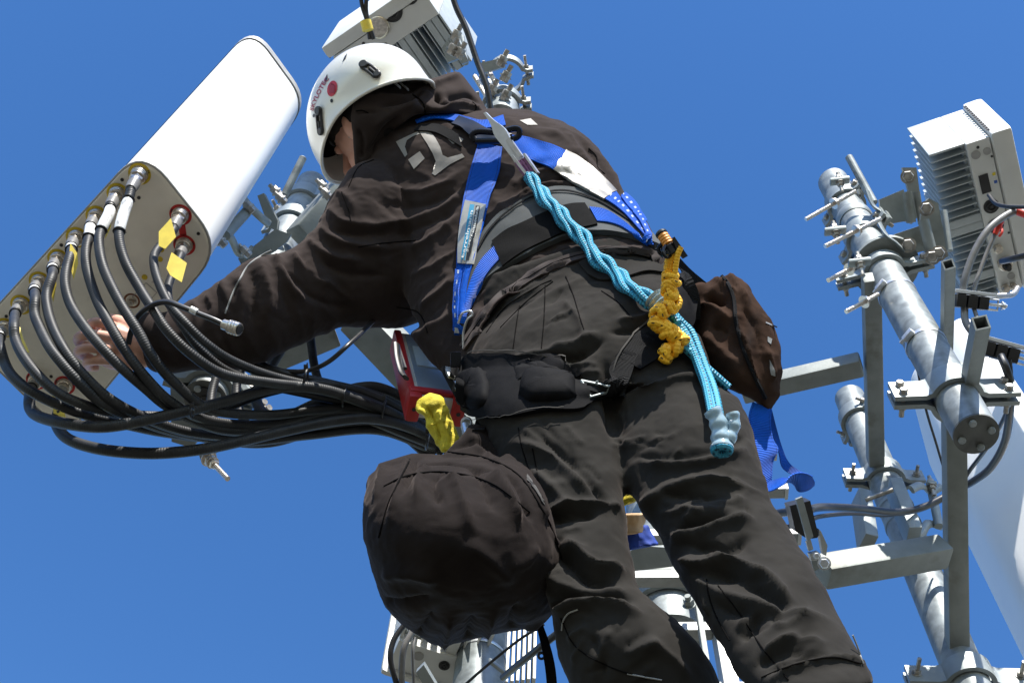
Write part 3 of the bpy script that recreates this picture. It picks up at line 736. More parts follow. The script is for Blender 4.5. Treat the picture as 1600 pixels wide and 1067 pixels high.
# ---- pole at bottom centre
pM, M0 = pole('mast_pole', 'short galvanised pole leaving the bottom edge below the black bag', 741, 1150, 2.75, .058, .9, cap=False)
g = G(); q = at_y(M0, 1030); g.tube([q + Vector((math.cos(a), math.sin(a), 0)) * .0595 for a in [2 * math.pi * i / 40 for i in range(41)]], .005, 6, flat=.3, flatdir=ZH); g.build('band', MT['steel'], pM)
lug(pM, 776, 1040, 2.72, .02, .004, .012, Vector((.5, -.6, .3)), bolt=False)
# ---- left pole behind the arm
pL, L0 = pole('mast_pole', 'galvanised pole behind the worker\'s forearm and the left panel antenna', 322, 622, 2.78, .047, 1.35, cap=True)
g = G(); g.cyl(L0 - ZH * .012, L0 - ZH * .007, .032, 32); g.torus(L0 - ZH * .012, ZH, .011, .003, 24, 8); g.build('plug', MT['black'], pL)
clamp(pL, at_y(L0, 352), .047, Vector((-.35, -1, 0)), wd=.085, h=.05, t=.010, bolts=1, rod=.02)
clamp(pL, at_y(L0, 318), .047, Vector((-.5, -1, 0)), wd=.10, h=.06, t=.010, bolts=1, rod=.02)
clamp(pL, at_y(L0, 598), .047, Vector((.3, -1, 0)), wd=.10, h=.10, t=.012, bolts=1, m='galv_dark')
g = G(); g.cyl(W(444, 306, 3.45), W(474, 246, 3.5), .0105, 16, bev=.002); g.build('threaded_rod', MT['galv'], pL)
g = G(); plate_px(g, ((402, 306), (412, 302), (434, 345), (432, 360), (420, 356)), 3.4, .03); g.build('bracket_plate', MT['galv_dark'], pL)
g = G(); plate_px(g, ((372, 404), (430, 358), (455, 366), (448, 378), (430, 392), (380, 420)), 3.3, .012); g.build('bracket_plate', MT['galv_dark'], pL)
for pts in (((372, 298, 3.2), (384, 316, 3.25), (392, 325, 3.27), (408, 340, 3.3), (420, 350, 3.35)), ((336, 348, 3.1), (350, 362, 3.12), (362, 374, 3.15), (372, 394, 3.2), (384, 398, 3.25), (392, 388, 3.28))):
    g = G(); g.tube(path(pts, 5), .0105, 8, flat=.55); g.build('tilt_link', MT['zinc'], pL)
g = G(); g.cyl(W(352, 368, 3.12), W(390, 326, 3.25), .0135, 20); g.build('link_bar', MT['galv_dark'], pL)
for (x_, y_, d_) in ((390, 325, 3.22), (346, 378, 3.08), (384, 394, 3.2), (400, 252, 3.1), (376, 300, 3.15), (432, 300, 3.35), (440, 312, 3.33), (505, 292, 3.4), (510, 304, 3.38)):
    g = G(); v = CAM - W(x_, y_, d_); g.bolt(W(x_, y_, d_), Vector((-.6, -.5, .2)), .011, .014, .01); g.bolt(W(x_, y_, d_), Vector((.6, .5, -.2)), .011, .012); g.build('bolt', MT['rust'], pL)
g = G(); P = [W(322, 712, 2.78), W(356, 748, 2.7)]; g.cyl(P[0], P[1], .0058, 12); g.bolt(P[0].lerp(P[1], .12), P[1] - P[0], .014, .012); g.bolt(P[0].lerp(P[1], .3), P[1] - P[0], .011, .012); g.build('threaded_rod', MT['stainless'], pL)
g = G(); plate_px(g, ((308, 702), (335, 694), (340, 706), (326, 716), (316, 726)), 2.78, .012); g.build('bracket_plate', MT['zinc'], pL)
g = G(); plate_px(g, ((266, 600), (300, 575), (320, 570), (330, 660), (300, 700), (268, 690)), 2.86, .012); g.build('bracket_plate', MT['galv_dark'], pL)
for (x_, y_, d_) in ((404, 636, 2.8), (411, 645, 2.78)):
    g = G(); g.bolt(W(x_, y_, d_), Vector((.5, -.6, -.2)), .013, .012, .012); g.build('bolt', MT['rust'], pL)
g = G(); g.cyl(W(373, 594, 2.84), W(394, 622, 2.8), .011, 6); g.build('bracket_bar', MT['zinc'], pL)
# V shaped arms behind the worker
beam('support_arm', 'flat zinc arm seen under the worker\'s raised sleeve, left of two', W(384, 568, 3.0), W(520, 512, 3.05), .075, 'zinc arms behind the worker')
beam('support_arm', 'dark zinc arm running behind the red measuring device', W(560, 492, 3.05), W(760, 700, 2.95), .085, 'zinc arms behind the worker')
beam('support_arm', 'zinc arm disappearing behind the elbow toward the left pole clamp', W(470, 372, 3.45), W(560, 270, 3.6), .075, 'zinc arms behind the worker')

# ---- clamps of the pole behind the hood
pT, T0 = pole('mast_pole', 'pale pole with clamps rising behind the worker\'s hood', 782, 190, 3.6, .05, .16 + .03, cap=False)
for yy, wd_ in ((168, .09), (118, .09)):
    clamp(pT, at_y(T0, yy), .05, Vector((-.2, -1, 0)), wd=.085, h=.045, t=.010, bolts=1, rod=.03)
for (a, b) in (((764, 112, 3.85), (802, 178, 3.6)), ((742, 120, 3.85), (782, 188, 3.6)), ((722, 58, 3.9), (728, 100, 3.85))):
    g = G(); g.cyl(W(*a), W(*b), .008, 12); g.build('threaded_rod', MT['stainless' if a[0] != 722 else 'galv'], pT)
for poly in (((700, 60), (712, 52), (732, 96), (722, 100)), ((690, 75), (700, 62), (716, 92), (700, 98)), ((744, 100), (780, 92), (790, 104), (750, 116)), ((775, 150), (790, 142), (796, 152), (782, 160))):
    g = G(); plate_px(g, poly, 3.8, .02); g.build('bracket_plate', MT['zinc'], pT)
for (x_, y_, d_) in ((784, 96, 3.7), (790, 120, 3.7), (768, 142, 3.65), (712, 56, 3.75), (718, 84, 3.7), (706, 78, 3.7), (790, 150, 3.62)):
    g = G(); g.bolt(W(x_, y_, d_), Vector((.3, -.6, .2)), .014, .014, .02); g.bolt(W(x_, y_, d_), Vector((-.3, .6, -.2)), .014, .014); g.build('bolt', MT['rust'], pT)

# ---- central rail ladder and round mast behind the worker
mp = W(1050, 1002, 3.15)
mast = thing('main_mast', 'broad grey mast seen between the worker\'s legs behind the ladder', 'mast', mp)
g = G(); g.tube([mp + ZH * (.12 * i) for i in range(12)], .085, 56); g.build('tube', MT['galv'], mast)
q = mp + ZH * .15; clamp(mast, q, .088, Vector((-.2, -1, 0)), wd=.16, h=.11, t=.014, bolts=2, m='galv_dark')
g = G(); plate_px(g, ((982, 862), (1000, 852), (1050, 856), (1058, 884), (990, 892)), 3.02, .02); g.build('flange_plate', MT['galv_dark'], mast)
rail_p = W(1154, 1150, 2.62); railtop = rail_p + ZH * 1.7
lad = thing('ladder', 'aluminium climbing ladder with a central rail behind the worker\'s legs', 'ladder', rail_p)
g = G(); east = Vector((1, .0, 0)).normalized(); 
eR = (Hz(1239, 770, at_y(rail_p, 770).z) - at_y(rail_p, 772)); eR.normalize(); nR = ZH.cross(eR)
g.box((rail_p + railtop) / 2, (eR, nR, ZH), (.017, .03, .85), .003); g.build('rail', MT['alurung'], lad)
for py in (1200, 1080, 985, 903, 838, 768, 708):
    c = at_y(rail_p, py) - nR * .0; g = G()
    for s_ in (-1, 1): g.box(c + eR * s_ * .127, (eR, nR, ZH), (.109, .016, .0145), .003)
    g.build('rung', MT['alurung'], lad)
    for s_ in (-1, 1):
        g = G(); g.box(c + eR * s_ * .24, (eR, nR, ZH), (.0045, .018, .0185), .002)
        g.cyl(c + eR * s_ * .24 + ZH * .012, c + eR * s_ * .24 + ZH * .034, .011, 16, bev=.002); g.build('rung_stop', MT['whitebox'], lad)
# small strips behind the rail
g = G(); g.box(W(1092, 960, 2.8), (eR, nR, ZH), (.006, .012, .16), .002); g.bolt(W(1077, 944, 2.75), Vector((-.3, -1, 0)), .012, .012, .01); g.build('rail_bracket', MT['galv_dark'], lad)

# ---- cable hangers
def hanger(name, label, px, py, d, X, group):
    t = thing(name, label, 'cable clamp', W(px, py, d), group); c = W(px, py, d); X = Vector(X).normalized(); Y = (fwd - X * fwd.dot(X)).normalized(); Z = X.cross(Y)
    if Z.dot(UP) < 0: Z = -Z
    for k in (-1, 0, 1):
        g = G(); g.box(c + X * k * .026, (X, Y, Z), (.0115, .02, .015), .003); g.build('cable_block', MT['black'], t)
    g = G(); g.box(c + Z * .021 + X * .004, (X, Y, Z), (.048, .02, .004), .002); g.build('top_bar', MT['alu'], t)
    g = G(); g.cyl(c + X * .04, c + X * .085, .004, 10); g.bolt(c + X * .072, X, .008, .008); g.build('bolt', MT['steel'], t)
    g = G(); g.tube([c + X * .042 + Z * .012, c + X * .064 + Z * .012, c + X * .064 - Z * .012, c + X * .042 - Z * .012], .003, 8); g.build('spring_clip', MT['steel'], t)
    return t
h1 = hanger('cable_hanger', 'upper black cable block with bright bar beside the left square stub', 1516, 472, 2.95, W(1560, 478, 2.95) - W(1500, 471, 2.95), 'cable blocks at right')
h2 = hanger('cable_hanger', 'lower black cable block clamped to the right square stub', 1560, 550, 2.65, W(1600, 562, 2.65) - W(1545, 547, 2.65), 'cable blocks at right')
t = thing('cable_hanger', 'tall black cable block with a grooved steel bar next to the thigh', 'cable clamp', W(1262, 820, 2.5))
def quad(g, pts, d, th): plate_px(g, pts, d, th)
g = G(); quad(g, ((1234, 790), (1266, 782), (1279, 836), (1277, 840), (1262, 842), (1243, 830)), 2.50, .05); g.build('cable_block', MT['black'], t)
g = G(); quad(g, ((1244, 780), (1254, 776), (1271, 838), (1262, 846)), 2.47, .012); g.build('grooved_bar', MT['zinc'], t)
g = G(); quad(g, ((1279, 826), (1283, 830), (1293, 852), (1291, 868), (1286, 866)), 2.5, .02); g.build('side_bar', MT['alurung'], t)
g = G(); quad(g, ((1260, 846), (1267, 843), (1271, 858), (1264, 861)), 2.49, .01); quad(g, ((1265, 865), (1279, 862), (1281, 873), (1268, 876)), 2.49, .02); g.build('clamp_foot', MT['alurung'], t)
g = G(); quad(g, ((1268, 876), (1288, 872), (1290, 884), (1272, 892)), 2.52, .03); g.build('clamp_jaw', MT['galv_dark'], t)
g = G(); g.bolt(W(1288, 880, 2.48), CAM - W(1288, 880, 2.5), .010, .012); g.bolt(W(1276, 868, 2.47), CAM - W(1276, 868, 2.5), .006, .006); g.build('bolt', MT['steel'], t)
# ------------------------------------------------------------ left panel antenna with its end plate and ports
zp = W(265, 330, 2.55).z
P_ = [Hz(222, 232, zp), Hz(345, 386, zp), Hz(104, 680, zp), Hz(-50, 530, zp)]      # corners before rounding: top, right, bottom, left
ol = rounded(P_, [.075, .075, .06, .06], 8)
tA = thing('panel_antenna', 'long white panel antenna at upper left with a row of ringed cable ports', 'antenna', P_[1])
HA = 1.02; nn = len(ol); ce = sum(ol, Vector()) / nn
g = G(); vs = []
for zz, sc in ((0, 1), (HA, 1)): vs += [ce + (p - ce) * sc + ZH * zz for p in ol]
g.add(vs, [[i, (i + 1) % nn, nn + (i + 1) % nn, nn + i] for i in range(nn)] + [[nn + i for i in range(nn)]]); g.build('radome', MT['white'], tA)
g = G(); vs = []
for zz, sc in ((HA - .02, 1.012), (HA + .008, 1.012), (HA + .012, 1.0), (HA + .012, .9)): vs += [ce + (p - ce) * sc + ZH * zz for p in ol]
g.add(vs, [[j * nn + i, j * nn + (i + 1) % nn, (j + 1) * nn + (i + 1) % nn, (j + 1) * nn + i] for j in range(3) for i in range(nn)] + [[3 * nn + i for i in range(nn)]]); g.build('top_cap', MT['trim'], tA)
g = G(); g.tube([ce + (p - ce) * 1.004 for p in ol + [ol[0]]], .0028, 8, cap=False); g.build('edge_trim', MT['trim'], tA)
g = G(); vs = []
for zz, sc in ((-.001, 1.0), (-.004, .985), (-.0035, .97)): vs += [ce + (p - ce) * sc + ZH * zz for p in ol]
g.add(vs, [[j * nn + i, (j + 1) * nn + i, (j + 1) * nn + (i + 1) % nn, j * nn + (i + 1) % nn] for j in range(2) for i in range(nn)] + [[2 * nn + i for i in range(nn)][::-1]]); g.build('end_plate', MT['plate'], tA)
zq = zp - .0035
def ringflat(g, c, r0, r1, z, n=40):
    vs = [c + Vector((math.cos(2 * math.pi * i / n), math.sin(2 * math.pi * i / n), 0)) * r for r in (r0, r1) for i in range(n)]
    vs = [Vector((v.x, v.y, z)) for v in vs]
    g.add(vs, [[i, n + i, n + (i + 1) % n, (i + 1) % n] for i in range(n)][::1], smooth=False)
ports = [(218, 272, 'y'), (184, 303, 'y'), (151, 338, 'y'), (120, 371, 'y'), (91, 405, 'y'), (62, 440, 'y'), (33, 476, 'y'), (8, 512, 'y'),
         (282, 336, 'r'), (288, 383, 'r'), (57, 594, 'r'), (101, 602, 'r'), (206, 470, 'd')]
for i, (px, py, c_) in enumerate(ports):
    c = Hz(px, py, zq - .0006); R_ = .0225 if c_ != 'd' else .017
    rg = G(); ringflat(rg, c, R_ * .76, R_, c.z); 
    ro = rg.build('port_ring', MT['ringy' if c_ == 'y' else 'ringr' if c_ == 'r' else 'lining'], tA)
    pg = G(); pg.cyl(c, c - ZH * .006, .0165 if c_ != 'd' else .010, 28, bev=.001); pg.cyl(c - ZH * .006, c - ZH * .014, .0125 if c_ != 'd' else .007, 24)
    if c_ == 'd': pg.cyl(c - ZH * .0142, c - ZH * .016, .003, 12)
    pg.build('port_socket', MT['nickel'], tA)
    if c_ in 'yr':       # small black print marks round the ring
        mk_ = G()
        for k in range(3):
            a = 2.2 + k * .16 + (1.2 if c_ == 'r' else 0); q = c + Vector((math.cos(a), math.sin(a), 0)) * R_ * .86; mk_.box(q - ZH * .0006, (Vector((1, 0, 0)), Vector((0, 1, 0)), ZH), (.0012, .0012, .0004))
        for k in range(2):
            a = -.4 + k * .2; q = c + Vector((math.cos(a), math.sin(a), 0)) * R_ * .86; mk_.box(q - ZH * .0006, (Vector((1, 0, 0)), Vector((0, 1, 0)), ZH), (.0012, .0012, .0004))
        mk_.build('ring_marks', MT['black'], tA)
# bridge between the two red rings
g = G(); q0, q1 = Hz(282, 336, zq - .0003), Hz(288, 383, zq - .0003); x = (q1 - q0).normalized(); g.box((q0 + q1) / 2, (x, ZH.cross(x), ZH), (.012, .007, .0003)); g.build('port_ring', MT['ringr'], tA)
for (px, py) in ((191, 281), (217, 309), (96, 383), (10, 494), (310, 365), (80, 588), (122, 605), (10, 503)):
    g = G(); c = Hz(px, py, zq - .0002); g.cyl(c, c - ZH * .0015, .0035, 14); g.build('screw', MT['black'], tA)
for (px, py) in ((250, 405), (226, 433), (112, 565), (252, 390)):
    g = G(); c = Hz(px, py, zq - .0002); g.cyl(c, c - ZH * .0008, .006, 16); g.build('sticker_dot', MT['ringy'], tA)
# ruled label and lettering on the plate
g = G(); L4 = [Hz(*q, zq - .0006) for q in ((228, 442), (245, 457), (203, 505), (184, 487))]
for a, b in zip(L4, L4[1:] + L4[:1]): g.tube([a, b], .0008, 4)
g.build('printed_frame', MT['trim'], tA)
Vt, Ft = text_mesh('ADIO'); a0, a1 = Hz(236, 441, zq - .0008), Hz(246, 430, zq - .0008); xx = (a1 - a0); yy = ZH.cross(xx) * .35
mk('lettering', [a0 + xx * v[0] + yy * (v[1]) for v in Vt], Ft, MT['trim'], tA, smooth=False)
for (px, py, d) in ((403, 250, 3.35), (292, 428, 2.9)):
    g = G(); g.bolt(W(px, py, d), Vector((.5, -.5, .2)), .010, .012, .01); g.build('mount_bolt', MT['rust'], tA)

# ------------------------------------------------------------ coaxial cables
def coax(label, port, pts, r=.0092, sleeve=None, tagp=None, tagq=None, group='coaxial cables of the left antenna', tie=True, plug=True, m='rubber'):
    """port = pixel of the socket; pts = cable path (px,py,distance) from below the plug on"""
    c = Hz(port[0], port[1], zq - .008) if port else W(*pts[0])
    t = thing('coaxial_cable', label, 'cable', c, group)
    q = W(*pts[0]); ax = (q - c).normalized() if port else None
    L = (q - c).length if port else 0
    if plug and port:
        ax0 = (ax * .6 - ZH * .4).normalized()
        g = G(); c1 = c + ax0 * .020; g.cyl(c, c1, .0150, 24, bev=.0015); g.torus(c + ax0 * .006, ax0, .0150, .0013, 24, 6); g.torus(c + ax0 * .012, ax0, .0150, .0013, 24, 6)
        g.cyl(c1, c1 + ax0 * .010, .0128, 6); g.cyl(c1 + ax0 * .010, c1 + ax0 * .024, .0118, 24, bev=.001); g.build('plug', MT['nickel'], t)
        start = c1 + ax0 * .020
        g = G(); g.tube([start, start + ax0 * .010, start + ax0 * .028], [.0122, .0125, .0105], 20); g.build('boot', MT['greycable'], t)
        P = [tuple(start), tuple(start + ax0 * .025)] + [tuple(W(*p)) for p in pts]
    else: P = [tuple(W(*p)) for p in pts]
    PP = [Vector(tuple(p)) for p in crom(P, 10)]; PP = [Vector(tuple(p)) for p in resample(PP, max(60, len(PP)))]
    g = G(); g.tube(PP, r, 14); g.build('cable_jacket', MT[m], t)
    S_ = [0]
    for a, b in zip(PP, PP[1:]): S_.append(S_[-1] + (b - a).length)
    def seg(s0, s1, k=10): 
        A = np.array([tuple(p) for p in PP]); return [Vector([float(np.interp(s0 + (s1 - s0) * i / k, S_, A[:, j])) for j in range(3)]) for i in range(k + 1)]
    if sleeve:
        s0, s1 = sleeve; sg = seg(s0, s1); g = G(); g.tube(sg, [r * 1.06] + [r * 1.17] * 9 + [r * 1.06], 18); g.build('marker_sleeve', MT['whitesl'], t)
        for s_ in (s0 - .004, s1 + .004):
            c_ = seg(s_, s_ + .002, 1); g = G(); g.torus(c_[0], c_[1] - c_[0], r * 1.15, .0016, 20, 6); d = (CAM - c_[0]).normalized(); sd = (c_[1] - c_[0]).normalized().cross(d)
            g.box(c_[0] - sd * r * 1.3, (sd, d, sd.cross(d)), (.003, .002, .0025)); g.tube([c_[0] - sd * r * 1.3, c_[0] - sd * r * 2.0 + d * .003], .0009, 5); g.build('cable_tie', MT['black'], t)
    if tagp:
        P4 = [W(*p) for p in tagp]; nrm = (P4[1] - P4[0]).cross(P4[2] - P4[0]).normalized(); g = G(); g.prism(P4, nrm * .0014)
        o = g.build('cable_tag', MT['tagy'], t)
    return t
D0 = lambda px, py: pix(Hz(px, py, zp))[2]
# yellow row (top to bottom) : descending cables
coax('black coaxial cable from the topmost yellow ringed port with a long white sleeve', (218, 272), [(203, 305, 2.44), (190, 345, 2.39), (186, 372, 2.36), (196, 410, 2.33), (219, 452, 2.30), (240, 485, 2.27), (264, 520, 2.25), (302, 556, 2.25), (350, 585, 2.28), (420, 598, 2.34), (500, 608, 2.42), (580, 632, 2.5), (680, 690, 2.58)], sleeve=(.058, 0.140))
coax('black coaxial cable from the second yellow ringed port with white sleeve and yellow tag', (184, 303), [(170, 335, 2.42), (157, 362, 2.38), (155, 385, 2.35), (163, 422, 2.31), (187, 472, 2.27), (214, 515, 2.24), (240, 560, 2.23), (275, 600, 2.25), (330, 640, 2.3), (420, 648, 2.38), (500, 640, 2.44), (580, 640, 2.5), (680, 690, 2.56)], sleeve=(.052, 0.123), tagp=((176, 330, 2.425), (172, 356, 2.405), (164, 372, 2.40), (168, 345, 2.415)))
coax('black coaxial cable from the third yellow ringed port with a folded white sleeve', (151, 338), [(140, 365, 2.41), (134, 395, 2.36), (137, 425, 2.33), (152, 470, 2.29), (172, 508, 2.25), (194, 545, 2.23), (228, 590, 2.23), (270, 630, 2.26), (330, 658, 2.32), (420, 662, 2.40), (520, 640, 2.46), (600, 646, 2.5), (680, 694, 2.56)], sleeve=(.045, 0.123), tagp=None)
coax('black coaxial cable from the fourth yellow ringed port with a bright yellow tag', (120, 371), [(111, 395, 2.40), (104, 420, 2.36), (102, 445, 2.33), (110, 475, 2.30), (128, 505, 2.26), (152, 535, 2.23), (185, 570, 2.22), (225, 605, 2.24), (270, 640, 2.28), (350, 672, 2.34), (440, 668, 2.42), (540, 648, 2.48), (680, 696, 2.56)], sleeve=(.060, 0.109), tagp=((110, 380, 2.39), (121, 396, 2.385), (122, 412, 2.375), (115, 437, 2.36), (107, 405, 2.375)))
coax('black coaxial cable from the fifth yellow ringed port with a mottled white sleeve', (91, 405), [(82, 430, 2.38), (73, 458, 2.34), (74, 482, 2.31), (84, 515, 2.27), (104, 552, 2.23), (130, 585, 2.22), (170, 622, 2.23), (225, 652, 2.27), (300, 676, 2.33), (400, 682, 2.40), (500, 664, 2.46), (600, 660, 2.52), (680, 700, 2.57)], sleeve=(.045, 0.113), tagp=((86, 425, 2.375), (88, 445, 2.365), (83, 472, 2.35), (79, 455, 2.36)))
coax('black coaxial cable from the sixth yellow ringed port with a twin white sleeve', (62, 440), [(55, 465, 2.35), (54, 490, 2.31), (62, 512, 2.28), (76, 540, 2.24), (92, 562, 2.22), (122, 596, 2.21), (160, 630, 2.23), (210, 654, 2.27), (280, 676, 2.33), (380, 690, 2.40), (480, 680, 2.46), (590, 672, 2.52), (680, 704, 2.58)], sleeve=(.045, 0.130))
coax('black coaxial cable from the seventh yellow ringed port with a narrow yellow tag', (33, 476), [(22, 505, 2.33), (24, 530, 2.29), (36, 556, 2.25), (58, 585, 2.22), (88, 612, 2.21), (125, 630, 2.22), (180, 645, 2.26), (260, 650, 2.32), (340, 640, 2.38), (420, 612, 2.43), (500, 600, 2.46), (590, 622, 2.52), (690, 680, 2.58)], sleeve=(.05, 0.066), tagp=((20, 499, 2.325), (32, 512, 2.32), (36, 528, 2.30), (46, 550, 2.28), (38, 550, 2.28), (26, 524, 2.30)))
coax('black coaxial cable from the lowest yellow ringed port with a scuffed pale sleeve', (8, 512), [(0, 540, 2.33), (8, 568, 2.29), (22, 590, 2.26), (50, 612, 2.24), (90, 632, 2.24), (140, 650, 2.26), (200, 664, 2.3), (260, 676, 2.35), (340, 684, 2.41), (440, 676, 2.47), (540, 656, 2.52), (620, 668, 2.55), (690, 706, 2.6)], sleeve=(.045, 0.125))
coax('black ribbed cable from the upper red ringed port with a square yellow tag', (282, 336), [(270, 362, 2.46), (247, 388, 2.40), (240, 405, 2.37), (246, 436, 2.33), (264, 475, 2.29), (290, 505, 2.27), (320, 535, 2.27), (360, 562, 2.30), (420, 586, 2.36), (500, 606, 2.43), (580, 628, 2.5), (690, 684, 2.58)], r=.0082, tagp=((267, 341, 2.39), (275, 370, 2.37), (258, 389, 2.355), (248, 384, 2.36), (248, 362, 2.375)))
coax('black ribbed cable from the lower red ringed port with a larger yellow tag', (288, 383), [(282, 400, 2.47), (268, 432, 2.41), (262, 455, 2.37), (268, 482, 2.33), (286, 510, 2.30), (312, 545, 2.29), (352, 578, 2.31), (410, 600, 2.37), (490, 618, 2.44), (580, 640, 2.5), (690, 690, 2.58)], r=.0080, tagp=((268, 394, 2.39), (292, 411, 2.385), (284, 441, 2.36), (266, 430, 2.365), (260, 419, 2.37)))
coax('thick black cable from the lower red port crossing in front of the whole bundle', (57, 594), [(46, 622, 2.38), (48, 640, 2.33), (64, 652, 2.29), (105, 662, 2.25), (160, 667, 2.23), (220, 658, 2.24), (290, 642, 2.27), (350, 628, 2.31), (410, 610, 2.35), (460, 604, 2.38), (510, 610, 2.42), (560, 626, 2.46), (620, 650, 2.51), (700, 700, 2.58)], r=.0105, sleeve=(.03, 0.038))
coax('thick black cable of the lowest red port sagging below all others', (101, 602), [(92, 640, 2.42), (88, 662, 2.38), (104, 684, 2.33), (140, 698, 2.30), (190, 706, 2.28), (250, 708, 2.28), (320, 701, 2.30), (390, 686, 2.34), (450, 672, 2.38), (520, 658, 2.43), (580, 654, 2.47), (640, 668, 2.52), (710, 702, 2.58)], r=.0105, tagp=((82, 617, 2.40), (96, 630, 2.40), (104, 655, 2.38), (84, 645, 2.38)))
# further cables of the bundle that only show behind the others
extra = [([(470, 500, 2.66), (430, 560, 2.64), (400, 620, 2.58), (430, 655, 2.50), (500, 628, 2.5), (560, 606, 2.54), (610, 612, 2.57), (700, 662, 2.6)], 'greyish lit cable bending up above the bundle before the worker\'s hip', .011),
 ([(400, 520, 2.66), (370, 600, 2.60), (380, 655, 2.52), (410, 668, 2.48), (460, 650, 2.47), (530, 628, 2.52), (600, 638, 2.55), (700, 690, 2.6)], 'dark cable in the middle of the bundle running under its upper loop', .009),
 ([(360, 530, 2.66), (330, 620, 2.56), (345, 680, 2.46), (420, 692, 2.45), (520, 664, 2.5), (600, 656, 2.55), (700, 704, 2.6)], 'dark cable low in the bundle behind the sagging one', .009),
 ([(380, 500, 2.62), (400, 560, 2.52), (440, 582, 2.44), (520, 600, 2.48), (600, 622, 2.54), (700, 676, 2.6)], 'black cable along the upper edge of the bundle under the sleeve', .008),
 ([(480, 490, 2.66), (500, 600, 2.58), (560, 640, 2.53), (620, 672, 2.56), (660, 705, 2.58), (690, 730, 2.58)], 'short dark cable at the lower end of the bundle near the bag', .009)]
for pts, lab, r in extra: coax(lab, None, pts, r=r, plug=False)
# thin leads
tl = thing('thin_cable', 'thin black lead curving down from the worker\'s chest to the bundle', 'cable', W(500, 570, 2.4)); g = G(); g.tube(path([(600, 480, 2.78), (580, 505, 2.56), (545, 538, 2.40), (515, 564, 2.40), (485, 578, 2.42), (450, 580, 2.44), (400, 572, 2.46), (360, 560, 2.48)], 8), .0045, 10); g.build('cable_jacket', MT['thin'], tl)
tc_ = thing('control_cable', 'thin black control cable ending in a loose round metal connector over the sleeve', 'cable', W(365, 512, 2.25))
g = G(); g.tube(path([(200, 538, 2.28), (206, 515, 2.28), (218, 492, 2.27), (240, 476, 2.26), (262, 472, 2.25), (285, 480, 2.24), (310, 490, 2.235), (335, 500, 2.23), (352, 508, 2.23)], 8), .0052, 10); g.build('cable_jacket', MT['thin'], tc_)
g = G(); g.cyl(W(298, 483, 2.236), W(308, 488, 2.234), .0062, 12); g.build('marker_sleeve', MT['whitesl'], tc_)
g = G(); a, b = W(349, 507, 2.23), W(374, 515, 2.215); x = (b - a).normalized(); g.cyl(a, a.lerp(b, .35), .0095, 24, bev=.001); g.cyl(a.lerp(b, .35), b, .0118, 28, bev=.001)
for k in range(3): g.torus(a.lerp(b, .45 + .18 * k), x, .0118, .0009, 24, 6)
g.build('round_connector', MT['nickel'], tc_); g = G(); g.cyl(b - x * .0005, b + x * .0008, .0095, 24); g.torus(b + x * .0005, x, .0075, .0012, 24, 6); g.build('socket_face', MT['black'], tc_)
for (px, py, d, r_) in ((478, 590, 2.40, .030), (538, 622, 2.45, .032), (600, 640, 2.48, .034), (300, 645, 2.25, .018), (668, 690, 2.5, .03)):
    t = thing('cable_tie', {478: 'black tie round the bundle just right of the thin lead', 538: 'black tie with a loose end at the bundle\'s crossing', 600: 'black tie sticking up from the bundle before the device', 300: 'small black tie near the pole behind the cables', 668: 'black tie on the bundle just above the big bag'}[px], 'cable tie', W(px, py, d))
    g = G(); g.torus(W(px, py, d), (W(px + 20, py + 4, d) - W(px, py, d)), r_ * .62, .0022, 28, 6, el=.8); q = W(px, py, d) + UP * r_ * .66; g.box(q, (RT, UP, fwd), (.004, .005, .003), .001); g.tube([q, q + UP * .008 + RT * .003], .0014, 6); g.build('tie_loop', MT['black'], t)

# ------------------------------------------------------------ cables of the radios and frames
def cable(name, label, pts, r=.006, m='thin', cat='cable', group=None):
    g = G(); g.tube(path(pts, 8), r, 12); o = g.build(name, MT[m], None); return tag(o, label, cat, group)
cable('power_cable', 'black cable falling from the top edge past the hood to the clamps', [(700, -30, 3.62), (712, 10, 3.6), (728, 45, 3.58), (745, 95, 3.55), (760, 135, 3.52), (768, 180, 3.5)], .0085)
cable('fibre_cable', 'left of two thin leads with a yellow band entering the top radio', [(562, -20, 3.65), (566, 10, 3.66), (574, 35, 3.66), (578, 62, 3.67)], .006)
cable('fibre_cable', 'right of two thin leads entering the top radio above the helmet', [(574, -20, 3.64), (572, 15, 3.66), (577, 40, 3.66), (584, 62, 3.67)], .006)
g = G(); g.cyl(W(571, 33, 3.64), W(575, 48, 3.64), .016, 16); tag(g.build('marker_band', MT['tagy'], None), 'yellow marker band round the two leads of the top radio', 'band')
cable('power_cable', 'grey lit cable arching from the red plug down to the upper cable block', [(1597, 328, 3.05), (1575, 335, 3.03), (1545, 358, 3.0), (1522, 395, 2.98), (1508, 435, 2.96), (1503, 470, 2.95)], .0085, 'greycable')
cable('power_cable', 'thinner cable from the second red plug to the upper cable block', [(1566, 345, 3.04), (1552, 372, 3.02), (1538, 405, 3.0), (1524, 445, 2.97), (1518, 472, 2.95)], .005, 'greycable')
cable('signal_cable', 'thin black lead leaving the ports toward the right edge', [(1545, 305, 3.2), (1556, 318, 3.12), (1575, 323, 3.05), (1604, 324, 3.0)], .005)
cable('signal_cable', 'black lead plugged into the lower silver port at the right edge', [(1566, 408, 3.12), (1585, 404, 3.05), (1615, 396, 3.0)], .008)
cable('steel_rod', 'pale bent rod below the finned radio leading to the cable block', [(1520, 465, 3.0), (1560, 463, 3.02), (1582, 460, 3.06), (1590, 450, 3.1)], .007, 'stainless', 'rod')
g = G(); g.cyl(W(1590, 330, 3.04), W(1606, 336, 3.02), .010, 16, bev=.002); tag(g.build('red_plug', MT['redconn'], None), 'red plug at the right picture edge beside the radio', 'plug')
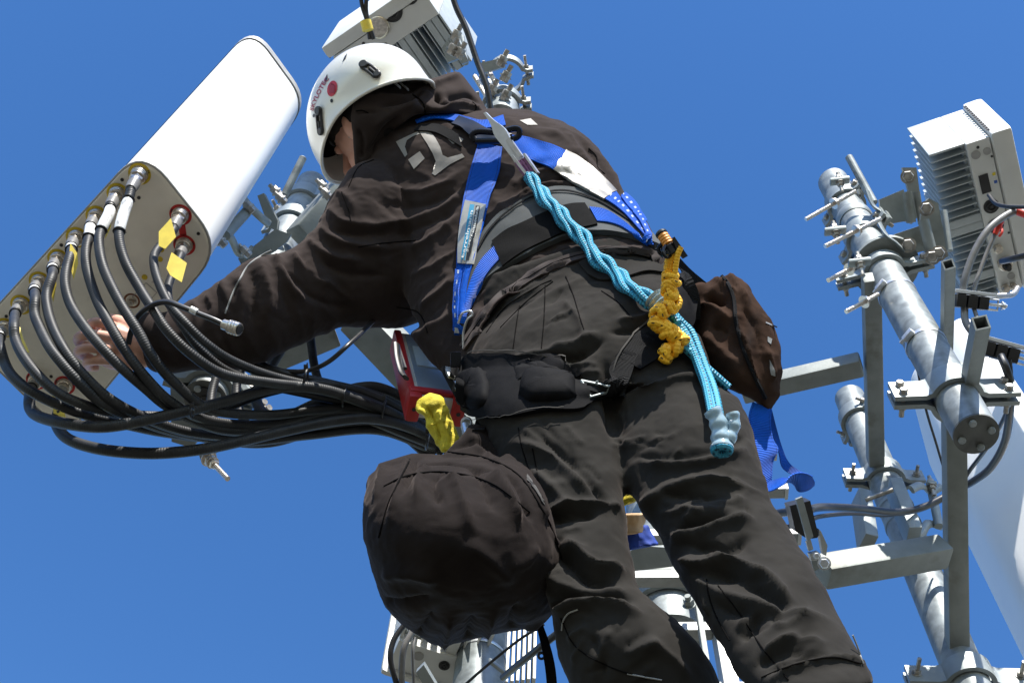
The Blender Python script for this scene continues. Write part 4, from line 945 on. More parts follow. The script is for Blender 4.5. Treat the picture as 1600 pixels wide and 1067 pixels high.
g = G(); g.cyl(W(1563, 346, 3.03), W(1555, 366, 3.02), .009, 16, r2=.006); g.tube(path([(1563, 352, 3.02), (1566, 362, 3.0), (1561, 370, 3.0)], 4), .003, 8); tag(g.build('red_plug', MT['redconn'], None), 'red plug on the thinner cable under the radio ports', 'plug')
cable('power_cable', 'grey cable from the upper block down behind the square stub', [(1507, 480, 2.95), (1508, 500, 2.93), (1516, 515, 2.91), (1526, 525, 2.9), (1534, 545, 2.85)], .0085, 'greycable')
cable('power_cable', 'thin grey lead between the two cable blocks', [(1521, 480, 2.95), (1526, 495, 2.92), (1530, 510, 2.9)], .005, 'greycable')
cable('power_cable', 'long black cable curving past the riveted pole end to the lower beam', [(1564, 556, 2.62), (1572, 575, 2.6), (1579, 600, 2.62), (1578, 640, 2.66), (1570, 690, 2.75), (1548, 730, 2.85), (1520, 752, 2.95), (1500, 762, 3.0), (1478, 775, 3.0), (1440, 793, 2.95), (1400, 800, 2.9), (1340, 794, 2.8), (1285, 792, 2.7), (1262, 796, 2.55), (1228, 800, 2.6), (1190, 806, 2.7)], .0085)
cable('power_cable', 'thinner black cable running along below the long one', [(1577, 562, 2.63), (1579, 590, 2.64), (1574, 640, 2.72), (1548, 690, 2.9), (1515, 735, 3.05), (1490, 770, 3.1), (1440, 790, 3.08), (1390, 804, 3.0), (1330, 802, 2.85), (1285, 806, 2.72), (1265, 812, 2.56), (1235, 822, 2.6), (1200, 822, 2.7)], .005)
cable('signal_cable', 'fine black line hanging left of the riveted pole', [(1433, 575, 2.9), (1447, 640, 2.95), (1462, 690, 3.0), (1474, 730, 3.05)], .003)
cable('stay_cable', 'thin black line crossing the pole below the bag', [(720, 1075, 2.55), (760, 1040, 2.55), (810, 1000, 2.56), (850, 975, 2.58)], .003)
cable('stay_cable', 'thick black line running from the bottom pole to the strap', [(786, 1058, 2.62), (815, 1034, 2.55), (845, 1010, 2.5), (870, 990, 2.48)], .0075)
cable('radio_cable', 'black lead looping beside the bottom radio, left of three', [(632, 975, 2.7), (615, 1000, 2.68), (610, 1030, 2.66), (620, 1070, 2.65)], .006)
cable('radio_cable', 'grey lead hanging beside the bottom radio, middle of three', [(645, 985, 2.68), (632, 1010, 2.66), (628, 1040, 2.65), (628, 1080, 2.65)], .0065, 'greycable')
cable('radio_cable', 'thin grey lead hanging beside the bottom radio, right of three', [(648, 995, 2.68), (645, 1020, 2.66), (647, 1080, 2.65)], .003, 'greycable')
g = G(); a, b = W(652, 1052, 2.66), W(668, 1040, 2.66)
plate_px(g, ((650, 1050), (662, 1038), (690, 1085), (676, 1095)), 2.66, .03); tag(g.build('square_stub', MT['zinc'], None), 'open square stub pointing up at the bottom radio', 'steel stub')
# ------------------------------------------------------------ the worker
person = thing('person', 'worker in dark brown hooded jacket and charcoal trousers reaching left to the antenna', 'person', W(960, 900, 1.9))
def geo(*s, **k): return loft_geo(s, **k)
def obj_of(name, V, Fc, m, parent, mats=None, mi=None):
    return mk(name, [tuple(v) for v in V], Fc, m, parent, mats=mats, mi=mi)

# ---- jacket: torso + both sleeves in one cloth surface
torso = geo((712, 588, 1040, 425, 2.30, .62), (716, 560, 1044, 402, 2.33, .66), (722, 520, 1040, 386, 2.36, .66), (705, 560 - 60, 1022, 368, 2.41, .66), (668, 520, 1006, 340, 2.47, .66), (640, 478, 986, 312, 2.54, .64),
            (612, 420, 966, 286, 2.61, .62), (590, 360, 950, 256, 2.67, .60), (575, 310, 925, 222, 2.705, .58), (558, 248, 880, 190, 2.735, .54), (562, 208, 830, 174, 2.77, .52), (580, 184, 780, 170, 2.80, .5), n=40)
belly = geo((640, 520, 760, 470, 2.46, .9), (668, 560, 770, 490, 2.42, .95), (700, 590, 790, 520, 2.36, .9), (716, 600, 800, 545, 2.30, .8))
sleeveL = geo((600, 250, 700, 470, 2.70, .8), (556, 258, 640, 510, 2.66, .72), (522, 300, 592, 512, 2.62, .72), (496, 350, 540, 512, 2.58, .74), (462, 384, 500, 526, 2.54, .80), (424, 397, 462, 542, 2.51, .84), (385, 409, 425, 560, 2.48, .86),
              (345, 438, 385, 576, 2.46, .88), (300, 468, 345, 581, 2.44, .88), (262, 486, 300, 580, 2.42, .88), (236, 488, 264, 584, 2.41, .88), (222, 490, 240, 580, 2.405, .88), (212, 496, 228, 570, 2.40, .86))
sleeveR = geo((800, 190, 930, 330, 2.80, .9), (868, 186, 962, 320, 2.86, .8), (905, 215, 972, 330, 2.98, .8), (920, 240, 975, 330, 3.08, .8), (915, 250, 965, 330, 3.2, .8), (885, 262, 938, 330, 3.3, .75), (850, 285, 900, 340, 3.42, .8), (835, 305, 876, 352, 3.5, .85))
JV, JF = remesh([torso, belly, sleeveL, sleeveR], voxel=.0045, smooth=18, fac=.5)
JT = bvh(JV, JF)
JFOLD = [
 # sleeve creases
 (((480, 372), (500, 392), (530, 404), (568, 408)), .009, .010), (((498, 352), (520, 372), (560, 384), (610, 388)), .009, .010),
 (((455, 392), (470, 412), (492, 432), (525, 448)), .010, .012), (((430, 398), (440, 425), (455, 450), (478, 470)), .010, .013),
 (((404, 405), (412, 430), (420, 460), (418, 500)), .011, .010), (((372, 425), (380, 450), (378, 490), (370, 530)), .010, .009),
 (((345, 440), (356, 466), (352, 505)), .009, .008), (((320, 458), (332, 480), (330, 520)), .008, .006), (((300, 470), (308, 490), (304, 530)), .007, .006),
 (((512, 322), (535, 345), (580, 352), (640, 345)), .010, .009), (((525, 296), (548, 315), (556, 350)), .009, .006),
 (((440, 412), (462, 440), (500, 470), (560, 482)), .008, -.009), (((500, 405), (540, 425), (600, 430)), .008, -.009), (((512, 360), (560, 366), (620, 362)), .008, -.008),
 (((468, 398), (482, 425), (512, 440)), .007, -.008), (((392, 420), (398, 460), (394, 510)), .008, -.008),
 # back: broad folds fanning out from the left side
 (((600, 290), (640, 300), (690, 290), (730, 262)), .014, .007), (((590, 335), (640, 345), (700, 320), (738, 290)), .014, .008), (((612, 390), (660, 380), (700, 352), (726, 325)), .013, .008),
 (((640, 430), (680, 415), (712, 392)), .012, .007), (((570, 300), (610, 330), (640, 380), (655, 440)), .014, -.006), (((600, 318), (660, 322), (715, 300)), .010, -.006), (((610, 368), (665, 352), (712, 330)), .010, -.006),
 (((655, 480), (690, 455), (714, 430)), .011, .007), (((660, 512), (690, 500), (712, 480)), .010, .006),
 (((800, 290), (840, 270), (880, 268), (930, 290)), .011, .009), (((790, 320), (830, 296), (880, 288), (925, 306)), .009, .008), (((782, 348), (810, 318), (850, 300)), .009, .008),
 (((820, 262), (850, 250), (885, 252)), .010, .006), (((800, 306), (840, 284), (900, 282)), .007, -.008),
 (((905, 215), (925, 240), (950, 275), (975, 315)), .010, -.008), (((885, 205), (905, 235), (918, 262)), .010, .008), (((930, 235), (950, 262), (972, 300)), .008, .008),
 (((840, 200), (880, 215), (905, 250)), .013, .005), (((800, 200), (840, 230), (860, 255)), .012, -.004),
 # lower hem rolls
 (((735, 545), (762, 500), (800, 455), (860, 415), (930, 392), (1000, 392), (1035, 408)), .007, .006), (((728, 520), (752, 478), (800, 440), (860, 402), (930, 382), (1010, 382)), .006, -.006),
 (((728, 500), (750, 465), (800, 428), (850, 396)), .006, .005),
]
JFOLD += [(tuple((x + math.cos(a) * l * t, y + math.sin(a) * l * t) for t in (-.5, 0, .5)), w_, h_) for (x, y, a, l, w_, h_) in
   [(random.Random(i).uniform(*q[0]), random.Random(i + 99).uniform(*q[1]), math.radians(q[2] + random.Random(i + 7).gauss(0, 15)), random.Random(i + 3).uniform(30, 70), random.Random(i + 5).uniform(.004, .0065), random.Random(i + 11).choice((-1, 1)) * random.Random(i + 13).uniform(.0012, .003))
    for i, q in enumerate([((400, 540), (400, 500), 50)] * 9 + [((300, 400), (450, 560), 75)] * 10 + [((600, 720), (280, 500), -25)] * 8 + [((760, 960), (240, 330), -8)] * 12 + [((760, 1000), (385, 470), -28)] * 8)]]
JV = folds(JV, JF, JT, [(p_, w_ * 1.12, h_ * .78) for p_, w_, h_ in JFOLD])
ax_ = ((W(700, 500, 2.5) - W(500, 250, 2.6)).normalized(), (W(900, 300, 2.6) - W(650, 420, 2.5)).normalized(), fwd)
JV = wrinkle(JV, JF, (9, 22, 9), .0035, ax_, 1); JV = wrinkle(JV, JF, 55, .0009, None, 2)
JT = bvh(JV, JF)
hq = np.array([tuple(hit(JT, *q)[0]) for q in ((742, 528), (772, 487), (806, 455), (866, 421), (920, 404), (975, 398), (1025, 407))])
ha = Vector(hq.mean(0)); hn = Vector(np.linalg.svd(hq - hq.mean(0))[2][2])
if hn.dot(ZH) < 0: hn = -hn
bm = bmesh.new(); vv = [bm.verts.new(tuple(v)) for v in JV]; bm.verts.index_update()
for f in JF: bm.faces.new([vv[i] for i in f])
near = [f for f in bm.faces if pix(f.calc_center_median())[0] > 700 and pix(f.calc_center_median())[2] < 2.78]
bmesh.ops.bisect_plane(bm, geom=near + list({e for f in near for e in f.edges}) + list({v for f in near for v in f.verts}), plane_co=ha, plane_no=hn, clear_inner=True)
bmesh.ops.remove_doubles(bm, verts=bm.verts, dist=.0004); bmesh.ops.delete(bm, geom=[v for v in bm.verts if not v.link_faces], context='VERTS'); print('JACKET', len(bm.faces)); bm.verts.index_update(); JV = np.array([tuple(v.co) for v in bm.verts]); JF = [[v.index for v in f.verts] for f in bm.faces]; bm.free()
jacket = obj_of('jacket', JV, JF, MT['jacket'], person)
m_ = jacket.modifiers.new('cloth', 'SOLIDIFY'); m_.thickness = .004; m_.offset = -1
JT = bvh(JV, JF)

# ---- hood hanging on the shoulders
hood = geo((553, 262, 574, 268, 2.68, 1.2), (550, 215, 582, 234, 2.675, .75), (550, 172, 611, 198, 2.675, .6), (562, 150, 652, 181, 2.685, .5), (592, 139, 712, 178, 2.705, .42), (632, 133, 756, 182, 2.745, .38), (672, 122, 770, 183, 2.79, .38), (702, 113, 766, 180, 2.83, .42), (716, 111, 748, 150, 2.86, .5), n=32)
hood2 = geo((556, 240, 600, 204, 2.69, .8), (562, 250, 628, 192, 2.74, .7), (590, 224, 694, 180, 2.76, .5), (640, 202, 762, 182, 2.80, .4))
HV, HF = remesh([hood, hood2], voxel=.0045, smooth=8)
HT = bvh(HV, HF)
HV = folds(HV, HF, HT, [(((560, 152), (600, 150), (640, 150), (690, 128), (720, 116)), .007, .009), (((590, 166), (625, 158), (660, 146)), .008, -.010), (((584, 200), (615, 175), (650, 160)), .010, .006),
 (((680, 142), (692, 158), (720, 160), (742, 168)), .011, -.022), (((696, 152), (730, 148), (750, 160)), .010, -.012), (((650, 150), (664, 165), (666, 180)), .005, -.006), (((690, 170), (720, 166), (755, 176)), .008, .012), (((640, 172), (655, 150), (680, 146)), .008, .006),
 (((570, 262), (590, 222), (620, 190), (650, 176)), .009, .010), (((556, 178), (575, 175), (590, 178)), .004, -.004), (((558, 200), (566, 225), (564, 250)), .008, -.010), (((575, 240), (600, 205), (625, 180)), .006, -.010)])
HV = wrinkle(HV, HF, 14, .003, None, 5)
hoodo = obj_of('hood', HV, HF, MT['jacket'], person); HT = bvh(HV, HF)

# ---- trousers
hips = geo((730, 440, 1008, 352, 2.42, .52), (742, 470, 1022, 376, 2.385, .53), (750, 505, 1036, 400, 2.345, .54), (742, 528, 1054, 416, 2.30, .60), (732, 560, 1068, 440, 2.27, .64), (730, 600, 1078, 480, 2.23, .66), (734, 632, 1084, 530, 2.19, .66), (745, 652, 1096, 580, 2.14, .62), n=40)
legL = geo((740, 590, 950, 560, 2.20, .95), (738, 640, 972, 620, 2.13, .92), (765, 700, 976, 680, 2.06, .92), (790, 760, 974, 735, 1.99, .93), (815, 815, 977, 795, 1.93, .95), (838, 868, 985, 858, 1.87, .95), (850, 910, 994, 905, 1.83, .98),
           (862, 960, 1002, 925, 1.80, 1.0), (870, 1010, 1035, 952, 1.78, 1.0), (885, 1062, 1075, 985, 1.77, .95), (918, 1120, 1112, 1040, 1.76, .92), (955, 1180, 1140, 1100, 1.74, .9), (990, 1260, 1160, 1180, 1.70, .9), (1020, 1360, 1175, 1290, 1.64, .9))
legR = geo((930, 560, 1092, 520, 2.20, 1.0), (935, 640, 1118, 590, 2.12, .95), (948, 700, 1165, 640, 2.05, .93), (975, 760, 1186, 720, 1.97, .92), (1018, 822, 1206, 785, 1.89, .9), (1050, 880, 1248, 850, 1.82, .9), (1085, 940, 1290, 925, 1.75, .88),
           (1120, 1000, 1322, 990, 1.68, .86), (1150, 1050, 1348, 1035, 1.63, .86), (1172, 1078, 1364, 1062, 1.60, .86), (1180, 1092, 1364, 1074, 1.59, .8))
TV, TF = remesh([hips, legL, legR], voxel=.0044, smooth=13)
TT = bvh(TV, TF)
TFOLD = [
 (((945, 560), (952, 620), (958, 690)), .012, -.012), (((870, 580), (930, 600), (1000, 590)), .02, -.008),
 # seat
 (((780, 520), (850, 470), (930, 430)), .02, .006), (((880, 470), (905, 500), (915, 540)), .008, .006), (((860, 545), (900, 538), (935, 520)), .010, .009), (((850, 560), (905, 556), (945, 530)), .009, -.008), (((800, 560), (850, 552), (900, 550)), .010, .006),
 (((960, 500), (1000, 498), (1040, 480)), .009, .007), (((950, 520), (1000, 516), (1030, 510)), .008, -.006),
 # left thigh
 (((800, 690), (830, 700), (870, 720), (930, 780)), .011, .010), (((840, 680), (890, 720), (935, 770), (960, 800)), .009, -.010), (((830, 730), (870, 770), (900, 800)), .010, .007),
 (((850, 800), (890, 790), (930, 788), (970, 792)), .009, .010), (((846, 812), (890, 806), (935, 804)), .008, -.010), (((880, 840), (900, 860), (930, 885), (975, 890)), .010, .014), (((860, 860), (890, 880), (920, 905), (965, 912)), .010, -.014),
 (((850, 890), (880, 915), (920, 925), (980, 925)), .009, .008), (((868, 960), (900, 948), (940, 944), (1000, 960)), .010, .016), (((860, 944), (895, 932), (940, 930), (990, 938)), .009, -.016),
 (((885, 1000), (905, 985), (920, 980)), .008, .006), (((930, 1040), (945, 1000), (960, 985)), .009, .006), (((1000, 1000), (1040, 1020), (1080, 1060)), .011, .007), (((920, 990), (940, 1030), (944, 1062)), .009, -.006), (((980, 1030), (1000, 1012), (1030, 1005)), .009, .006),
 # right thigh and calf
 (((1000, 720), (1050, 728), (1110, 722), (1165, 700)), .010, .010), (((985, 712), (1040, 716), (1120, 704), (1170, 680)), .009, -.006),
 (((1000, 790), (1050, 764), (1110, 752), (1170, 765)), .012, .010), (((1030, 770), (1080, 775), (1130, 778)), .008, -.008),
 (((1062, 815), (1090, 800), (1120, 796)), .010, .007), (((1045, 840), (1090, 838), (1130, 822), (1180, 808)), .011, .013), (((1050, 826), (1090, 820), (1140, 805)), .008, -.012),
 (((1080, 850), (1110, 860), (1140, 858), (1170, 835)), .009, -.010), (((1065, 878), (1100, 885), (1140, 880)), .010, .014), (((1100, 870), (1150, 880), (1200, 905), (1240, 950)), .011, .012), (((1110, 895), (1150, 905), (1200, 930), (1235, 965)), .010, -.011),
 (((1095, 910), (1130, 930), (1180, 945), (1240, 960), (1290, 965)), .011, .010), (((1120, 945), (1170, 960), (1230, 975)), .010, -.009), (((1100, 900), (1102, 930), (1110, 960)), .007, .008),
 (((1160, 1000), (1175, 975), (1180, 990)), .009, -.010), (((1150, 985), (1180, 960), (1230, 985)), .010, .008), (((1180, 1040), (1220, 1020), (1260, 1015)), .010, -.009), (((1190, 1030), (1225, 1000), (1290, 1000)), .009, .007),
 (((1200, 1062), (1250, 1040), (1310, 1030), (1350, 1038)), .007, .009), (((1196, 1050), (1240, 1030), (1300, 1020)), .006, -.006),
 (((1030, 600), (1070, 590), (1100, 596)), .009, .008), (((970, 640), (1000, 610), (1040, 598)), .012, .010),
]
def creases(regions, seed):
    rnd = random.Random(seed); out = []
    for (cx, cy, sx, sy, ang, n, L) in regions:
        for _ in range(n):
            x, y = cx + rnd.uniform(-sx, sx), cy + rnd.uniform(-sy, sy); a = math.radians(ang + rnd.gauss(0, 16)); l = L * rnd.uniform(.5, 1.2); b = rnd.uniform(-.25, .25)
            out.append((tuple((x + math.cos(a + b * t) * l * t, y + math.sin(a + b * t) * l * t) for t in (-.5, -.2, .1, .5)), rnd.uniform(.0038, .006), rnd.choice((-1, 1, 1)) * rnd.uniform(.0014, .0034)))
    return out
TFOLD += creases([(900, 930, 60, 40, 5, 14, 60), (1100, 800, 70, 50, -12, 14, 70), (1120, 880, 60, 40, 20, 12, 60), (890, 560, 60, 25, -12, 8, 50), (960, 640, 30, 60, 80, 6, 50), (1010, 690, 50, 30, -10, 8, 60), (850, 480, 60, 30, -30, 8, 50),
   (960, 1010, 60, 40, -40, 10, 60), (1220, 1000, 60, 40, -20, 12, 60), (880, 720, 50, 50, 55, 10, 60), (870, 820, 40, 40, 0, 8, 50), (1180, 760, 40, 40, 60, 6, 50)], 5)
TV = folds(TV, TF, TT, TFOLD)
axT = ((W(1000, 600, 2.1) - W(1200, 1000, 1.7)).normalized(), RT, fwd)
TV = wrinkle(TV, TF, (15, 7, 7), .003, axT, 3); TV = wrinkle(TV, TF, 26, .0012, None, 4); TV = wrinkle(TV, TF, 70, .0006, None, 8)
trousers = obj_of('trousers', TV, TF, MT['trousers'], person); TT = bvh(TV, TF)

# seams, pocket edges, zips (lines laid on the cloth)
def seam(name, m, parent, T, pl, r=.0008, off=.0005, flat=.6, n=8):
    L = lay(T, crom(pl, n), off)
    if len(L) < 2: return
    g = G(); P = resample([tuple(q[0]) for q in L], max(12, len(L)))
    g.tube([Vector(p) for p in P], r, 6, flat=1); return g.build(name, MT[m], parent)
for pl in (((832, 700), (838, 730), (846, 770), (858, 800)), ((810, 668), (816, 700), (830, 745)), ((1122, 915), (1150, 950), (1190, 1010), (1232, 1062)), ((1104, 905), (1108, 930), (1118, 960), (1140, 1000)),
           ((884, 432), (896, 462), (904, 490), (912, 515)), ((940, 455), (965, 472), (988, 498)), ((852, 446), (850, 500), (846, 545)), ((760, 520), (790, 480), (840, 448), (862, 438)), ((782, 512), (822, 472), (864, 440)), ((802, 545), (808, 500), (812, 478)),
           ((876, 965), (900, 1010), (950, 1040), (1010, 1060)), ((1190, 1058), (1240, 1038), (1300, 1026), (1345, 1036))):
    seam('seam', 'seam', trousers, TT, pl, .0010)
for pl in (((878, 985), (880, 970), (888, 958), (903, 952)), ((980, 1052), (1000, 1056), (1034, 1062)), ((1332, 992), (1340, 1012), (1348, 1036))):
    seam('reflective_piping', 'piping', trousers, TT, pl, .0012)
for pl in (((545, 292), (560, 262), (584, 250)), ((534, 300), (545, 330), (548, 345)), ((620, 480), (650, 486), (662, 500), (668, 520)), ((920, 232), (932, 245), (934, 262), (945, 272)), ((560, 386), (600, 380), (650, 376))):
    seam('seam', 'seam', jacket, JT, pl, .0011)
seam('reflective_piping', 'piping', jacket, JT, ((352, 490), (362, 462), (374, 438), (388, 415), (410, 399), (424, 392)), .0018)
for pl in (((642, 146), (660, 160), (665, 178)), ((556, 174), (566, 173), (576, 177)), ((738, 160), (744, 166), (743, 172))):
    seam('seam', 'seam', hoodo, HT, pl, .0014)
# back pocket opening and belt loop details
0 and strap('belt_tab', MT['jacketpanel'], trousers, TT, ((852, 440), (880, 424), (900, 415)), ((860, 450), (888, 434), (902, 430)), n=10, m=4, off=.001, th=.002)
strap('pocket_flap', MT['trousers'], trousers, TT, ((905, 412), (930, 402), (975, 398), (1010, 408), (1040, 420)), ((918, 430), (940, 440), (975, 436), (1010, 426), (1036, 428)), n=18, m=5, off=.002, th=.003)
strap('hem', MT['jacketpanel'], jacket, JT, ((722, 540), (738, 514), (768, 474), (804, 442), (861, 410), (916, 393), (973, 387), (1028, 397)), ((728, 548), (745, 526), (776, 487), (811, 454), (867, 422), (921, 405), (975, 399), (1030, 409)), n=60, m=6, off=.0015, th=.004)
for pl in (((725, 544), (742, 519), (772, 480), (808, 447), (864, 415), (919, 398), (974, 392), (1029, 402)),): seam('seam', 'seam', jacket, JT, pl, .0010, .006)
h = hit(TT, 986, 406)
if h: g = G(); g.cyl(h[0], h[0] + h[1] * .004, .006, 20, bev=.001); g.build('snap_button', MT['steel'], trousers)

# ---- the logo printed on the back, knee patch etc
Tpoly = [(619, 222), (655, 203), (668, 206), (684, 250), (690, 254), (722, 241), (726, 246), (716, 256), (704, 262), (676, 275), (673, 271), (690, 250)]
# upright letter with flared foot
decal('back_print', MT['logo'], jacket, JT, [(655, 206), (669, 203), (680, 216), (688, 230), (692, 243), (700, 247), (722, 241), (726, 246), (704, 257), (680, 275), (675, 272), (681, 262), (681, 252), (676, 240), (668, 226), (660, 214)])
decal('back_print', MT['logo'], jacket, JT, [(619, 222), (653, 206), (656, 210), (645, 214), (636, 220), (633, 230), (637, 242), (633, 246)])
decal('back_print', MT['logo'], jacket, JT, [(638, 250), (656, 237), (664, 248), (647, 265)])
decal('back_print', MT['logo'], jacket, JT, [(696, 215), (712, 212), (724, 218), (722, 222), (708, 226)])
decal('back_print', MT['logo'], jacket, JT, [(812, 189), (829, 186), (840, 196), (824, 196)])

# ---- skin body (one surface under the clothes): head, torso, limbs, left hand
HC = W(577.6, 183.5, 2.769)
Fh = (RT * -.646 + UP * -.599 + fwd * .474).normalized()          # where the face looks
Uh = (RT * -.513 + UP * .80 + fwd * .311); Uh = (Uh - Fh * Uh.dot(Fh)).normalized()
Sh = Fh.cross(Uh)                                                # towards the worker's right or left
hc = HC + Fh * .008 - Uh * .022
if Sh.dot(fwd) > 0: Sh = -Sh                                    # Sh points to the viewer
def ell(c, ax, r, n=20, m=14):
    vs = []; 
    for j in range(m + 1):
        ph = math.pi * j / m
        for i in range(n):
            th = 2 * math.pi * i / n; q = (math.sin(ph) * math.cos(th), math.sin(ph) * math.sin(th), math.cos(ph))
            vs.append(Vector(c) + Vector(ax[0]) * r[0] * q[0] + Vector(ax[1]) * r[1] * q[1] + Vector(ax[2]) * r[2] * q[2])
    fs = [[j * n + i, j * n + (i + 1) % n, (j + 1) * n + (i + 1) % n, (j + 1) * n + i] for j in range(m) for i in range(n)]
    return vs, fs
axh = (Fh, Sh, Uh)
def hp(f, s, u): return hc + Fh * f + Sh * s + Uh * u
def limb(P, r, n=14, flat=1):
    g = G(); P2 = [Vector(tuple(q)) for q in crom([tuple(p) for p in P], 5)]; rr = [float(x[0]) for x in crom([(x,) for x in r], 5)]
    # rounded ends
    d0 = (P2[0] - P2[1]).normalized(); d1 = (P2[-1] - P2[-2]).normalized()
    P3 = [P2[0] + d0 * rr[0] * .9, P2[0] + d0 * rr[0] * .6] + P2 + [P2[-1] + d1 * rr[-1] * .6, P2[-1] + d1 * rr[-1] * .9]
    r3 = [rr[0] * .35, rr[0] * .8] + rr + [rr[-1] * .8, rr[-1] * .35]
    g.tube(P3, r3, n, cap=False, flat=flat)
    k = n + 1; vs = g.v; fs = [list(f) for f in g.f]
    N = len(P3); a = len(vs); vs = vs + [P3[0] + d0 * rr[0] * .1, P3[-1] + d1 * rr[-1] * .1]
    m = {}
    for i in range(N): m[i * k + n] = i * k
    fs = [[m.get(x, x) for x in f] for f in fs]
    for q in range(n):
        fs.append([(q + 1) % n, q, a]); b = (N - 1) * k; fs.append([b + q, b + (q + 1) % n, a + 1])
    return vs, fs
bodyparts = [ell(hp(0, 0, .02), axh, (.092, .072, .100)), ell(hp(.035, 0, -.045), axh, (.056, .050, .070)),
   limb([hp(-.02, 0, -.03), W(625, 205, 2.83), W(665, 222, 2.88)], [.052, .046, .046]),
   limb([hp(.086, 0, .012), hp(.100, 0, -.012), hp(.111, 0, -.030), hp(.098, 0, -.040)], [.010, .011, .012, .010]),    # nose
   limb([hp(.088, .014, -.066), hp(.094, 0, -.066), hp(.088, -.014, -.066)], [.006, .008, .006]), limb([hp(.082, .012, -.077), hp(.090, 0, -.078), hp(.082, -.012, -.077)], [.006, .008, .006]),
   limb([hp(.08, .02, .026), hp(.09, 0, .030), hp(.08, -.02, .026)], [.009, .010, .009]),
   ell(hp(0, .078, -.01), axh, (.018, .008, .032), 12, 8), ell(hp(0, -.078, -.01), axh, (.018, .008, .032), 12, 8),
   geo((790, 590, 1030, 540, 2.24, .35), (785, 530, 1000, 450, 2.33, .38), (735, 460, 950, 360, 2.50, .42), (680, 370, 900, 290, 2.67, .42), (650, 290, 850, 230, 2.78, .38), (660, 240, 760, 200, 2.84, .38)),
   limb([W(640, 330, 2.69), W(540, 410, 2.60), W(440, 462, 2.53)], [.055, .046, .040]), limb([W(440, 462, 2.53), W(340, 510, 2.46), W(240, 538, 2.41), W(222, 540, 2.405)], [.042, .040, .029, .028]),
   limb([W(830, 260, 2.82), W(925, 275, 2.98), W(928, 288, 3.12)], [.040, .034, .032]), limb([W(915, 285, 3.15), W(890, 298, 3.32), W(862, 322, 3.46), W(846, 332, 3.56)], [.034, .030, .028, .026]), limb([W(846, 332, 3.54), W(836, 338, 3.60)], [.030, .030]),
   *[limb([W(846 - 5 * k, 326 + 6 * k, 3.60), W(838 - 5 * k, 322 + 6 * k, 3.64), W(828 - 5 * k, 328 + 6 * k, 3.64), W(830 - 5 * k, 334 + 6 * k, 3.61)], [.0108, .010, .009, .008]) for k in range(4)], limb([W(852, 344, 3.56), W(846, 352, 3.60), W(834, 352, 3.61)], [.013, .011, .009]),
   limb([W(840, 560, 2.24), W(880, 760, 1.99), W(920, 900, 1.84)], [.066, .05, .038]), limb([W(920, 900, 1.84), W(975, 1010, 1.79), W(1060, 1160, 1.74), W(1090, 1330, 1.66)], [.038, .038, .034, .032]),
   limb([W(1010, 540, 2.22), W(1070, 700, 2.04), W(1150, 860, 1.84)], [.066, .05, .038]), limb([W(1150, 860, 1.84), W(1210, 980, 1.70), W(1275, 1090, 1.58), W(1310, 1160, 1.52)], [.038, .038, .034, .032]),
   ]
# left hand: palm seen edge-on, fingers curled round a plug
def H(px, py, d): return W(px, py, d)
bodyparts += [limb([H(226, 540, 2.41), H(205, 537, 2.41), H(180, 532, 2.41), H(160, 530, 2.42)], [.028, .031, .033, .024], flat=1.0),
   limb([H(222, 560, 2.40), H(198, 562, 2.40), H(172, 560, 2.41)], [.020, .022, .020]),
   # index, middle, ring, little: proximal, middle, tip bent back behind
   limb([H(178, 511, 2.40), H(157, 504, 2.385), H(143, 505, 2.40), H(144, 512, 2.432), H(156, 518, 2.45)], [.0110, .0100, .0092, .0086, .0078]),
   limb([H(170, 527, 2.385), H(144, 523, 2.365), H(124, 526, 2.380), H(124, 536, 2.42), H(140, 541, 2.44)], [.0112, .0104, .0096, .0090, .0080]),
   limb([H(170, 546, 2.38), H(146, 543, 2.36), H(124, 547, 2.375), H(126, 555, 2.415), H(142, 559, 2.435)], [.0110, .0102, .0094, .0088, .0078]),
   limb([H(174, 564, 2.38), H(152, 563, 2.365), H(136, 566, 2.380), H(138, 573, 2.415), H(150, 575, 2.43)], [.0100, .0092, .0084, .0078, .007]),
   limb([H(206, 514, 2.41), H(188, 503, 2.425), H(168, 499, 2.44), H(152, 506, 2.455)], [.0140, .0120, .0108, .0090])]
BV, BF = remesh(bodyparts, voxel=.0027, smooth=2, fac=.45)
body = obj_of('body', BV, BF, MT['skin'], person)
# eye, brow, hair under the helmet
g = G()
for s_ in (1, -1):
    c = hp(.083, .030 * s_, .006); v, f = ell(c, axh, (.0105, .0120, .0095), 16, 10); g.add(v, f)
g.build('eyelid', MT['skin'], person)
g = G()
for s_ in (1, -1): 
    v, f = limb([hp(.090, .014 * s_, .024), hp(.090, .030 * s_, .030), hp(.078, .050 * s_, .026)], [.003, .004, .003], 8); g.add(v, f)
    v, f = limb([hp(.094, .020 * s_, .004), hp(.0945, .030 * s_, .002), hp(.088, .042 * s_, .004)], [.0014, .0018, .0014], 8); g.add(v, f)
g.build('eyebrow', MT['hair'], person)
hv, hf = ell(hp(-.004, 0, .045), axh, (.099, .080, .076), 28, 20)
g = G(); g.add(hv, hf); g.build('hair', MT['hair'], person)
# dark neck gaiter / cap cloth between helmet and collar
NV, NF = remesh([limb([hp(-.05, 0, -.01), W(625, 205, 2.83), W(650, 222, 2.88)], [.066, .056, .052]), ell(hp(-.030, 0, .005), axh, (.078, .088, .092))], voxel=.005, smooth=6)
obj_of('neck_warmer', wrinkle(NV, NF, 30, .003, None, 7), NF, MT['foam'], person)
